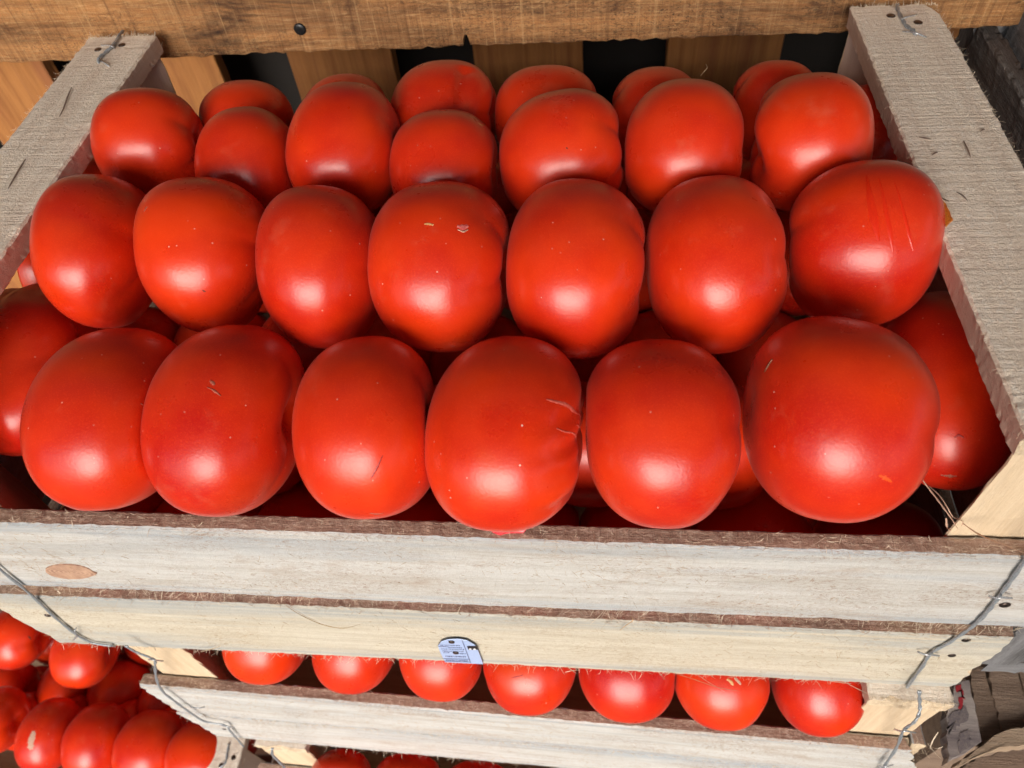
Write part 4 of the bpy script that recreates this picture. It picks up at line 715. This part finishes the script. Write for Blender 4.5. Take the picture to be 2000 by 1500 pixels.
top_c, top_i, top_w = crate('tomato_crate', (0, 0, 0), 0, 'large pale wooden crate heaped with rows of big tomatoes, topmost of its stack', seed=0)
C2 = (.015, -.0121 - .0276 * .015, -.262)
mid_c, mid_i, mid_w = crate('tomato_crate', C2, -.0276, 'pale wooden crate right under the topmost crate, a row of tomatoes showing in its slot', mats=('slat', 'slat'),
                            s1=(-.081, -.1590), s2=(-.1612, -.240), x1=(-.294, .292), x2=(-.294, .300), height=.245, seed=100, fz=.8)
low_c, low_i, low_w = crate('tomato_crate', (.038, -.027, -.507), -.03, 'lowest visible crate of the central stack, cut off by the bottom of the photo', mats=('slat', 'slat'), seed=200, fz=.2, coarse=2)
NX, NY, NZ = -.580, -.045, -.6195
nei_c, nei_i, nei_w = crate('tomato_crate', (NX, NY, NZ), 0, 'low crate of tomatoes standing to the left of the central stack', mats=('slat', 'slat'), seed=400, fz=.2, coarse=2, x1=(-.285, .272), x2=(-.285, .272))

inv = {1: top_i, 2: mid_i, 3: low_i, 4: nei_i}
par = {1: top_c, 2: mid_c, 3: low_c, 4: nei_c}
for k, pts in WIRE:
    P = smooth_path(pts, 7)
    n = len(P); tt = np.arange(n) * 1.1
    g = np.random.RandomState(n)
    wobble = np.cumsum(g.normal(size=(n, 3)), 0) * .00005
    wobble -= np.linspace(0, 1, n)[:, None] * wobble[-1]
    rw2 = .00065 if k < 3 else .0007
    off = np.stack([np.cos(tt * .55), np.zeros(n), np.sin(tt * .55)], 1) * rw2 * .85
    tube('wire', [P + off + wobble, P - off + wobble], rw2, M['wire'], par[k], inv[k])
for k, pts in STAPLE:
    tube('staple', [smooth_path(pts, 4)], .00055, M['staple'], par[k], inv[k], 6)
for k, p, nrm_, r_ in NAIL:
    disc_head('nail', inv[k] @ Vector(p), nrm_, r_, .0006, M['nail'], par[k])
SM = {'pink': 'fibre_pink', 'tan': 'fibre_tan', 'cream': 'fibre'}
for k, pts, w_, tone in SPLINTER:
    P = smooth_path([tuple(inv[k] @ Vector(p)) for p in pts], 5)
    n = len(P)
    prof = w_ * (.35 + .65 * np.sin(np.linspace(.35, math.pi - .1, n))) * (1 + .25 * np.sin(np.arange(n) * 2.3))
    V, F = ribbon_mesh([(P, prof)], 0)
    mesh_obj('splinter', V, F, M[SM[tone]], par[k], None)
for pts in BARK:
    P = smooth_path([tuple(inv[1] @ Vector(p)) for p in pts], 4)
    n = len(P)
    V, F = ribbon_mesh([(P, .0011 * (.3 + .7 * np.sin(np.linspace(.2, math.pi - .2, n))))], 0)
    mesh_obj('bark_fleck', V, F, M['bark'], top_c, None)
kp = [tuple(inv[1] @ Vector(p)) for p in KNOT[0]]
slab('knot', kp, (0, -1, 0), .0006, [M['knot'], M['knot']], top_c, 3, wobble=.0001, sub=.002)
# printed label nailed under the front edge
def in_crate(k, pts): return [tuple(inv[k] @ Vector(p)) for p in pts]
lab = slab('label_tag', in_crate(1, TAG), (0, -1, 0), .0007, [M['tag'], M['black']], top_c, 1, wobble=0)
def strips(name, polys, th, mat, parent, k, off):
    V, F = [], []
    for poly in polys:
        b = len(V); q_ = [np.array(p) for p in in_crate(k, poly)]; n = len(q_)
        V += [p - off for p in q_] + [p - off + np.array([0, -th, 0]) for p in q_]
        F.append(tuple(b + n + i for i in range(n)))
        for i in range(n): F.append((b + i, b + (i + 1) % n, b + n + (i + 1) % n, b + n + i))
    return mesh_obj(name, V, F, mat, parent)
oc = np.array(lab.location)
strips('printed_lines', TAGPRINT[1:], .00008, M['ink'], lab, 1, oc)
strips('black_bar', TAGPRINT[:1], .0001, M['black'], lab, 1, oc)
strips('white_arch', TAGWHITE, .0001, plain('white_print', rgb(.8, .8, .82)), lab, 1, oc)
for p in TAGNAIL:
    disc_head('nail', Vector(in_crate(1, [p])[0]) - Vector(oc), (0, -1, 0), .0019, .0007, M['nail'], lab)
lab2 = slab('label_tag', in_crate(2, TAG2), (0, -1, 0), .0007, [M['tag'], M['black']], mid_c, 2, wobble=0)
oc2 = np.array(lab2.location)
strips('black_bar', [TAG2PRINT], .0001, M['black'], lab2, 2, oc2)

pe = slab('skin_scrap', PEEL, (-.3, 0, .95), .0006, [M['peel'], M['peel']], None, 5, wobble=.0004, sub=.002)
tag(pe, 'orange scrap of dried tomato skin stuck to the inner edge of the right rail', 'food scrap')

# ------------------------------------------------------------------ old crates on the right
old = empty('old_crate', (.33, .2, -.30))
tag(old, 'weathered dark grey crate behind the right rail of the top crate', 'crate')
Oi = Matrix.Translation((-.33, -.2, .30))
Mo = Matrix(((0, 0, 1, .3315), (-1, 0, 0, .20), (0, -1, 0, -.062), (0, 0, 0, 1)))
board('side_slat', .306, .062, .0125, [M['grey']] * 3, old, Oi @ Mo, seed=500, edge=.0007)
Mo = Matrix(((0, 0, 1, .3475), (-1, 0, 0, .205), (0, -1, 0, -.045), (0, 0, 0, 1)))
board('side_slat', .28, .11, .012, [M['light_grey']] * 3, old, Oi @ Mo, seed=501, edge=.0007)
Mo = Matrix(((0, 1, 0, .3395), (0, 0, -1, .368), (1, 0, 0, -.16), (0, 0, 0, 1)))
board('post', .29, .026, .026, [M['light_grey'], M['grey'], M['tan']], old, Oi @ Mo, seed=502, edge=.0012)
Mo = Matrix(((0, 1, 0, .345), (0, 0, -1, .03), (1, 0, 0, -.165), (0, 0, 0, 1)))
board('post', .26, .026, .026, [M['light_grey'], M['grey'], M['tan']], old, Oi @ Mo, seed=503, edge=.0012)

for i in range(5):      # unseen boards added out to the right to block light from that side
    Mo = Matrix(((0, 1, 0, .392 + i * .075), (-1, 0, 0, .16), (0, 0, 1, -.072), (0, 0, 0, 1)))
    board('blocker_board', .36, .070, .012, [M['grey']] * 3, old, Oi @ Mo, seed=510 + i, step=.02, edge=.0007)
for i in range(2):  # slats added along with them, also cutting light from the right
    Mo = Matrix(((1, 0, 0, .55), (0, 0, -1, -.028), (0, 1, 0, -.125 - i * .10), (0, 0, 0, 1)))
    board('front_slat', .40, .085, .012, [M['grey']] * 3, old, Oi @ Mo, seed=516 + i, step=.02, edge=.0007)

old2 = empty('old_crate', (.38, .0, -.40))
tag(old2, 'old brown crate with red and black paint smudges, at the lower right behind the stack', 'crate')
Oj = Vector((-.38, 0, .40))
for i, (nm, z, th, poly, mt) in enumerate(OLD):
    if nm == 'grey_rail':
        g_ = slab('grey_plank', poly, (0, 0, 1), th, [M['grey'], M['light_grey']], None, 20 + i, wobble=.0005)
        tag(g_, 'charcoal grey plank lying across the old brown crate at the right edge', 'plank')
        continue
    o = slab(nm, [tuple(Vector(p) + Oj) for p in poly], (0, 0, 1), th, [M[mt], M[mt]], old2, 20 + i, wobble=.0005)
    if nm == 'painted_board':
        ob = o.location.copy()
        for mm, polys, nmm in ((M['red_paint'], OLDRED, 'red_mark'), (M['dark_paint'], OLDDARK, 'dark_smudge')):
            for pp in polys:
                slab(nmm, [tuple(Vector(p) + Oj - ob) for p in pp], (0, 0, 1), .0003, [mm, mm], o, 30, wobble=.0006, sub=.0015)
slab('base_board', [(-.005, .01, -.03), (.25, .01, -.03), (.25, .2, -.03), (-.015, .2, -.03)], (0, 0, 1), .02, [M['brown'], M['brown']], old2, 41)
box('crate_wall', (-.003, .012, -.55 + .001), (.24, .18, -.055), M['brown'], parent=old2)

# pallets that carry the stacks
def pallet(x, y, top, label):
    p = empty('pallet', (x, y, ZG))
    tag(p, label, 'pallet')
    hh = top - ZG
    for i in range(5):
        Mz = Matrix(((1, 0, 0, 0), (0, 1, 0, -.15 + i * .085), (0, 0, 1, hh - .009), (0, 0, 0, 1)))
        board('deck_board', .62, .07, .018, [M['brown']] * 3, p, Mz, seed=600 + i, step=.05)
    for i in range(3):
        Mz = Matrix(((0, 1, 0, -.27 + i * .27), (-1, 0, 0, .02), (0, 0, 1, (hh - .018) / 2), (0, 0, 0, 1)))
        board('bearer', .42, .07, hh - .019, [M['brown']] * 3, p, Mz, seed=610 + i, step=.05)
pallet(.038, .12, -.507 - H, 'brown pallet under the central stack of crates')
pallet(NX, .10, NZ - H, 'brown pallet under the crate on the left')

# ------------------------------------------------------------------ tomatoes
LAB = {
 'A1': 'left end tomato of the front row, two faint ridges low on its front',
 'A2': 'front row tomato with a small grey brown speck near its upper middle',
 'A3': 'slim front row tomato with a short dark crease low on its right',
 'A4': 'front row tomato with pale wavy cracks on its right, touching the front slat',
 'A5': 'smooth front row tomato between the cracked tomato and the biggest one',
 'A6': 'biggest tomato, right end of the front row, with a short pale cut at upper left',
 'B1': 'tomato at the left end of the second row, beside the left rail',
 'B2': 'orange red second row tomato with a grey speck at its upper left',
 'B3': 'deep red tomato in the second row, third from the left rail',
 'B4': 'middle tomato of the second row with two small nicks near its top',
 'B5': 'second row tomato with a notch halfway down its right side, right of the nicked one',
 'B6': 'second row tomato next to the big one that touches the right rail',
 'B7': 'big tomato pressed against the right rail, dark streaks on its upper right',
 'C1': 'tomato at the left end of the third row, nearest the back of the left rail',
 'C2': 'small dark red tomato in the third row, second from the left rail',
 'C3': 'third row tomato with dusty top, third from the left rail',
 'C4': 'small tomato in the middle of the third row with a tiny nick',
 'C5': 'large third row tomato leaning right, one dark fleck on its front',
 'C6': 'rounded third row tomato with crisp highlight, second from the right rail',
 'C7': 'third row tomato with a deep fold on its left side, right end of the row',
 'D1': 'back row tomato at far left, mostly hidden behind the small dark third row one',
 'D2': 'thin sliver of a back row tomato peeking over the dusty topped one',
 'D3': 'tallest back row tomato, creased at its right, in the middle of the back row',
 'D4': 'back row tomato just right of the tallest creased one',
 'D5': 'back row tomato showing only its left shoulder behind the crisp highlighted one',
 'D6': 'back row tomato at far right, behind the one with the fold',
 'E1': 'shaded dented tomato low under the left rail, left of the front row',
 'E2': 'sliver of tomato between the left rail and the end of the second row',
 'E3': 'long tomato low under the right rail, with a dented highlight, right of the biggest one',
 'E4': 'dark tomato half hidden under the back of the right rail',
 'E5': 'sliver of tomato under the left rail below the end of the third row',
 'G1': 'leftmost tomato in the slot of the second crate',
 'G2': 'second tomato from the left in the slot of the second crate',
 'G3': 'tomato in the slot of the second crate below the pale blue label',
 'G4': 'middle tomato in the slot of the second crate, faint crease on its highlight',
 'G5': 'dull pinkish tomato in the slot of the second crate, fifth from the left',
 'G6': 'tomato with a tan and pale scar in the slot of the second crate',
 'G7': 'rightmost tomato in the slot of the second crate, beside the right post',
 'H1': 'leftmost of three tomatoes cut off by the bottom edge of the photo',
 'H2': 'middle of three tomatoes cut off by the bottom edge of the photo',
 'H3': 'rightmost of three tomatoes cut off by the bottom edge of the photo',
 'N1': 'upper row tomato in the left crate with a small dark spot, at the photo edge',
 'N2': 'upper row tomato in the left crate, touching the ragged board end above it',
 'N0': 'shaded tomato at the left photo edge under the upper row of the left crate',
 'N3': 'leftmost shaded round tomato in the dark gap of the left crate',
 'N4': 'shaded tomato in the dark gap of the left crate, below the ragged board end',
 'N5': 'small shaded tomato deepest in the right of the left crate gap',
 'N6': 'tomato cut off by the left photo edge in the front row of the left crate',
 'N7': 'front row tomato of the left crate with a pale corky patch',
 'N8': 'front row tomato of the left crate right of the one with the corky patch',
 'N9': 'front row tomato of the left crate, second from its right rail',
 'N10': 'front row tomato of the left crate leaning on its right rail',
}
GRP = {'A': 'tomatoes of the front row in the top crate', 'B': 'tomatoes of the second row in the top crate', 'C': 'tomatoes of the third row in the top crate',
       'D': 'tomatoes of the back row in the top crate', 'E': 'tomatoes low under the rails of the top crate', 'G': 'tomatoes in the slot of the second crate',
       'H': 'tomatoes in the slot of the lowest crate', 'N': 'tomatoes in the left crate'}
# warm, patch, rib strength, number of lobes, stem side, exponent
LOOK = {'A1': (.45, .2, .02, 5, 1), 'A2': (.35, .3, .025, 5, 1), 'A3': (.50, .1, .03, 4, 1), 'A4': (.62, 1., .03, 4, 1), 'A5': (.15, .1, .04, 5, 1), 'A6': (.50, .3, .04, 5, 1),
        'B1': (.50, .2, .05, 5, 1), 'B2': (.85, .3, .05, 5, 1), 'B3': (.10, .1, .05, 4, 1), 'B4': (.70, .4, .05, 5, 1), 'B5': (.55, .3, .05, 5, 1), 'B6': (.62, .2, .045, 6, 1), 'B7': (.30, .2, .04, 5, -1),
        'C1': (.45, .1, .07, 5, 1), 'C2': (.35, .1, .03, 4, 1), 'C3': (.60, .1, .03, 5, 1), 'C4': (.40, .1, .05, 4, 1), 'C5': (.50, .1, .06, 5, 1), 'C6': (.60, .1, .03, 5, 1), 'C7': (.75, .3, .10, 4, -1),
        'D3': (.3, .1, .08, 4, 1), 'E1': (.15, .1, .10, 5, 1), 'E3': (.2, .1, .05, 4, 1), 'E2': (.9, .1, .03, 5, 1), 'G5': (.1, .1, .03, 5, 1)}
top_extra = []
g = np.random.RandomState(5)
for j, y in enumerate((.050, .104, .158, .212, .264)):
    if j == 0:      # these sit in the dips between the front row fruits
        for x_ in (-.222, -.127, -.064, .003, .069, .137, .215):
            top_extra.append(('top', x_, .074 + g.uniform(-.003, .003), -.1185 + g.uniform(-.002, .002), .036, .036, .036))
        for i in range(8):
            top_extra.append(('top', -.235 + i * .067 + g.uniform(-.004, .004), .036, -.178 + g.uniform(-.003, .003), .035, .035, .035))
        continue
    for i in range(9 - j % 2):
        top_extra.append(('top', -.246 + i * .061 + (j % 2) * .030 + g.uniform(-.005, .005), y + g.uniform(-.004, .004), (-.135, -.195, -.150, -.108, -.105)[j] + g.uniform(-.004, .004), .035, .035, .035))
for i in range(7):
    top_extra.append(('mid', -.18 + i * .069 + g.uniform(-.004, .004), .055 + g.uniform(-.004, .004), -.372, .033, .034, .033))
    top_extra.append(('mid', -.165 + i * .068 + g.uniform(-.004, .004), .108 + g.uniform(-.004, .004), -.312, .032, .033, .033))
for i in range(5):
    top_extra.append(('low', -.15 + i * .069, .030 + g.uniform(-.004, .004), -.558, .033, .033, .033))
for i in range(5):
    top_extra.append(('left', -.66 + i * .068, .19, -.632, .033, .035, .034))
    top_extra.append(('left', -.62 + i * .066, .135, -.69, .032, .034, .033))
    top_extra.append(('left', -.62 + i * .068, .03, -.70, .032, .034, .033))
for i in range(6):
    for y_ in (.075, .15):
        top_extra.append(('left', -.66 + i * .062, y_, -.755, .034, .036, .035))
NAMES = {'top': 'the top crate', 'mid': 'the second crate', 'low': 'the lowest crate', 'left': 'the left crate'}

items = []
for k, v_ in TOMATOES.items():
    cr = {'A': 1, 'B': 1, 'C': 1, 'D': 1, 'E': 1, 'G': 2, 'H': 3, 'N': 4}[k[0]]
    items.append(dict(k=k, c=np.array(v_[:3]), r=np.array(v_[3:6]), yaw=R(v_[6]), roll=R(v_[7]), cr=cr))
for e in top_extra:
    cr = {'top': 1, 'mid': 2, 'low': 3, 'left': 4}[e[0]]
    items.append(dict(k=None, e=e[0], c=np.array(e[1:4]), r=np.array(e[4:7]), yaw=g.uniform(-.5, .5), roll=g.uniform(-.4, .4), cr=cr))
def rot(it):
    a, b = it['roll'], it['yaw']
    R1 = np.array([[math.cos(a), 0, math.sin(a)], [0, 1, 0], [-math.sin(a), 0, math.cos(a)]])
    R2 = np.array([[math.cos(b), -math.sin(b), 0], [math.sin(b), math.cos(b), 0], [0, 0, 1]])
    return R2 @ R1
for it in items: it['R'] = rot(it)
NE = 2.36
def level(it, P):
    q_ = (P - it['c']) @ it['R'] / it['r']
    return (np.abs(q_[:, 0]) ** NE + np.hypot(q_[:, 1], q_[:, 2]) ** NE) ** (1 / NE)

TAPER = {'B1': (.13, .16), 'B2': (.14, .12), 'B3': (.08, .10), 'B4': (.06, .06), 'B5': (.03, .05), 'B7': (.05, -.05), 'A1': (.02, .0), 'A2': (.04, .0), 'A3': (-.02, .03), 'A4': (-.02, -.04),
         'C2': (-.05, .0), 'C3': (-.04, .0), 'C5': (-.03, -.05), 'C6': (-.05, .0), 'E3': (.0, .0)}
tom_obj = {}
def build_tomato(i, it):
    big = it['k'] is not None
    NTh, NPh = (56, 80) if (big and it['cr'] == 1) else ((36, 52) if big else (22, 32))
    gg = np.random.RandomState(900 + i)
    lk = LOOK.get(it['k'], (gg.uniform(.15, .75), gg.uniform(0, .4), gg.uniform(.02, .07), int(gg.randint(4, 7)), int(gg.choice([-1, 1]))))
    th = np.linspace(0, math.pi, NTh); ph = np.linspace(0, 2 * math.pi, NPh, endpoint=False)
    T_, P_ = np.meshgrid(th, ph, indexing='ij')
    d = np.stack([np.cos(T_), np.sin(T_) * np.cos(P_), np.sin(T_) * np.sin(P_)], -1).reshape(-1, 3)
    rr = 1 / (np.abs(d[:, 0]) ** NE + np.hypot(d[:, 1], d[:, 2]) ** NE) ** (1 / NE)
    ang = np.arctan2(d[:, 2], d[:, 1])
    side = lk[4]
    tp = np.arccos(np.clip(d[:, 0] * side, -1, 1))                 # angle from the stem end
    k_, A, p0 = lk[3], lk[2], gg.uniform(0, 6.28)
    lobes = np.abs(np.cos(k_ * (ang + .12 * np.sin(ang * 2 + p0)) / 2 + p0)) ** .7
    wgt = np.exp(-((tp - .62) / .42) ** 2)
    A = A * .5
    f_ = 1 - A * 1.9 * wgt * (1 - lobes) - .26 * np.exp(-(tp / .30) ** 2) - .05 * np.exp(-((math.pi - tp) / .22) ** 2)
    f_ += A * .16 * np.cos(k_ * ang + p0 * 2) * np.sin(tp) ** 2
    lowf = waves(9, .9, 2.6, 50 + i)
    f_ += .016 * lowf(d) + .0045 * waves(12, 3.0, 6.0, 90 + i)(d)
    if it['k'] == 'A1':    # two faint ridges low on the front
        for zz in (-.30, -.42): f_ += .010 * np.exp(-((d[:, 2] - zz) / .045) ** 2) * np.exp(-((d[:, 0] + .25) / .3) ** 2) * (d[:, 1] < 0)
    if it['k'] == 'A4':    # folds on the right flank
        up = -.25 * d[:, 1] * 0 + d[:, 1] * .62 + d[:, 2] * .78
        m_ = np.exp(-((d[:, 0] - .80) / .30) ** 2)
        for zz, am in ((.40, -.04), (.14, -.045), (-.08, -.03), (-.45, -.045)): f_ += am * m_ * np.exp(-((up - zz) / .075) ** 2)
    if it['k'] == 'E1':
        f_ -= .07 * np.exp(-(((d[:, 0] - .3) / .3) ** 2 + ((d[:, 2] - .75) / .25) ** 2))
        f_ -= .05 * np.exp(-(((d[:, 0] + .1) / .15) ** 2)) * (d[:, 2] > 0)
    if it['k'] == 'E3':
        f_ -= .045 * np.exp(-(((d[:, 0] + .05) / .12) ** 2 + ((d[:, 1] + .45) / .12) ** 2)) * (d[:, 2] > 0)
    if it['k'] == 'D3':
        f_ -= .10 * np.exp(-(((d[:, 0] - .45) / .12) ** 2)) * (d[:, 1] < .2)
    if it['k'] == 'C7':
        f_ -= .16 * np.exp(-(((d[:, 0] + .86) / .13) ** 2)) * np.exp(-((d[:, 2] - .15) / .30) ** 2)
    loc = d * (rr * f_)[:, None] * it['r']
    dn_ = -(d[:, 1] * .6 + d[:, 2] * .8)                            # towards the lower front
    tp_, sk_ = TAPER.get(it['k'], (gg.uniform(-.02, .10), gg.uniform(-.03, .03)))
    loc[:, 0] = loc[:, 0] * (1 - tp_ * dn_) + it['r'][0] * sk_ * dn_ * np.abs(dn_)
    loc = loc / (np.percentile(np.abs(loc), 99.7, axis=0) / it['r'])
    P = loc @ it['R'].T + it['c']
    # press against neighbours: a flat shared contact face, softened at its rim
    for j, ot in enumerate(items):
        if j == i: continue
        if np.linalg.norm(ot['c'] - it['c']) > (it['r'].max() + ot['r'].max()) * 1.02: continue
        for _ in range(3):
            lj = level(ot, P); li = level(it, P)
            inside = lj < li * 1.004
            if not inside.any(): break
            v_ = P - it['c']
            s_ = np.ones(len(P)); lo = np.full(len(P), .5); hi = np.ones(len(P))
            for _b in range(12):
                mid = (lo + hi) / 2
                Pm = it['c'] + v_ * mid[:, None]
                bad = level(ot, Pm) < level(it, Pm) * 1.004
                hi = np.where(bad, mid, hi); lo = np.where(bad, lo, mid)
            s_ = np.where(inside, lo, 1.0)
            P = it['c'] + v_ * s_[:, None]
            break
    mwi = inv[it['cr']]
    Mi = np.array(mwi.to_3x3()); ti = np.array(mwi.translation)
    L = P @ Mi.T + ti
    lim = .2815
    L[:, 0] = np.clip(L[:, 0], -lim, lim)
    hc = -float(par[it['cr']].location.z) + {1: 0, 2: -.262, 3: -.507, 4: NZ}[it['cr']]
    lowz = L[:, 2] < hc - .079
    L[:, 1] = np.where(lowz, np.maximum(L[:, 1], .0006), L[:, 1])
    Mw = {1: top_w, 2: mid_w, 3: low_w, 4: nei_w}[it['cr']]
    Mm = np.array(Mw.to_3x3()); tm = np.array(Mw.translation)
    P = L @ Mm.T + tm
    Q = P - it['c']
    faces = []
    for a in range(NTh - 1):
        for b in range(NPh):
            b2 = (b + 1) % NPh
            if a == 0: faces.append((0, (a + 1) * NPh + b, (a + 1) * NPh + b2))
            elif a == NTh - 2: faces.append((a * NPh + b, (NTh - 1) * NPh, a * NPh + b2))
            else: faces.append((a * NPh + b, (a + 1) * NPh + b, (a + 1) * NPh + b2, a * NPh + b2))
    keepv = [0] + list(range(NPh, (NTh - 1) * NPh)) + [(NTh - 1) * NPh]
    remap = {o_: n_ for n_, o_ in enumerate(keepv)}
    faces = [tuple(remap[x] for x in f) for f in faces]
    Q = Q[keepv]
    o = mesh_obj('tomato', Q, faces, M['tomato'], None, Matrix.Translation(Vector(it['c'])), smooth=True)
    o['warm'] = float(lk[0]); o['patch'] = float(lk[1])
    if it['k']:
        tag(o, LAB[it['k']], 'tomato', GRP[it['k'][0]])
        tom_obj[it['k']] = (o, BVHTree.FromPolygons([tuple(q_) for q_ in Q], faces))
    else:
        tag(o, 'dark red tomato in the shaded lower layer of ' + NAMES[it['e']], 'tomato', 'tomatoes of the shaded lower layer in ' + NAMES[it['e']])
for i, it in enumerate(items):
    build_tomato(i, it)

SK = {'wiped': 's_wiped', 'pale': 'pale', 'dark': 's_dark', 'brown': 's_brown', 'cream': 'cream', 'orange': 's_orange', 'grey': 's_grey', 'tan': 's_tan', 'wet': 's_wet', 'dark red': 's_red'}
for si, (k, dirs, ws, tone, lb) in enumerate(SCAR):
    o, bv = tom_obj[k]
    D_ = smooth_path(dirs, 6)
    n = len(D_)
    wv = np.interp(np.linspace(0, len(ws) - 1, n), np.arange(len(ws)), ws)
    gg = np.random.RandomState(si)
    wv = wv * .85 * (1 + (.05 if tone == 'wiped' else .22) * gg.normal(size=n))
    pts, nor = [], []
    for d_ in D_:
        dv = Vector(d_).normalized()
        hit_ = bv.ray_cast(dv * .2, -dv)
        pts.append(hit_[0]); nor.append(hit_[1])
    V, F = [], []
    lift = .00012 + .00004 * (si % 3)
    for i_ in range(n):
        a_ = pts[max(i_ - 1, 0)]; b_ = pts[min(i_ + 1, n - 1)]
        tg = (b_ - a_).normalized(); sd_ = nor[i_].cross(tg).normalized()
        for s_ in (-1, -.5, 0, .5, 1):
            q_ = pts[i_] + sd_ * (s_ * abs(wv[i_]))
            h_ = bv.find_nearest(q_)
            V.append(h_[0] + h_[1] * (lift * (1 if abs(s_) < 1 else -.4)))
    for i_ in range(n - 1):
        for s_ in range(4):
            F.append((i_ * 5 + s_, (i_ + 1) * 5 + s_, (i_ + 1) * 5 + s_ + 1, i_ * 5 + s_ + 1))
    mesh_obj('scar', V, F, M[SK[tone]], o, None, smooth=True, label=lb)

pu = slab('squashed_pulp', PULP, (0, -.2, .98), .0012, [M['pulp'], M['pulp']], None, 6, wobble=.0006, sub=.002)
tag(pu, 'smear of squashed red pulp on the front slat under the cracked tomato', 'food scrap')
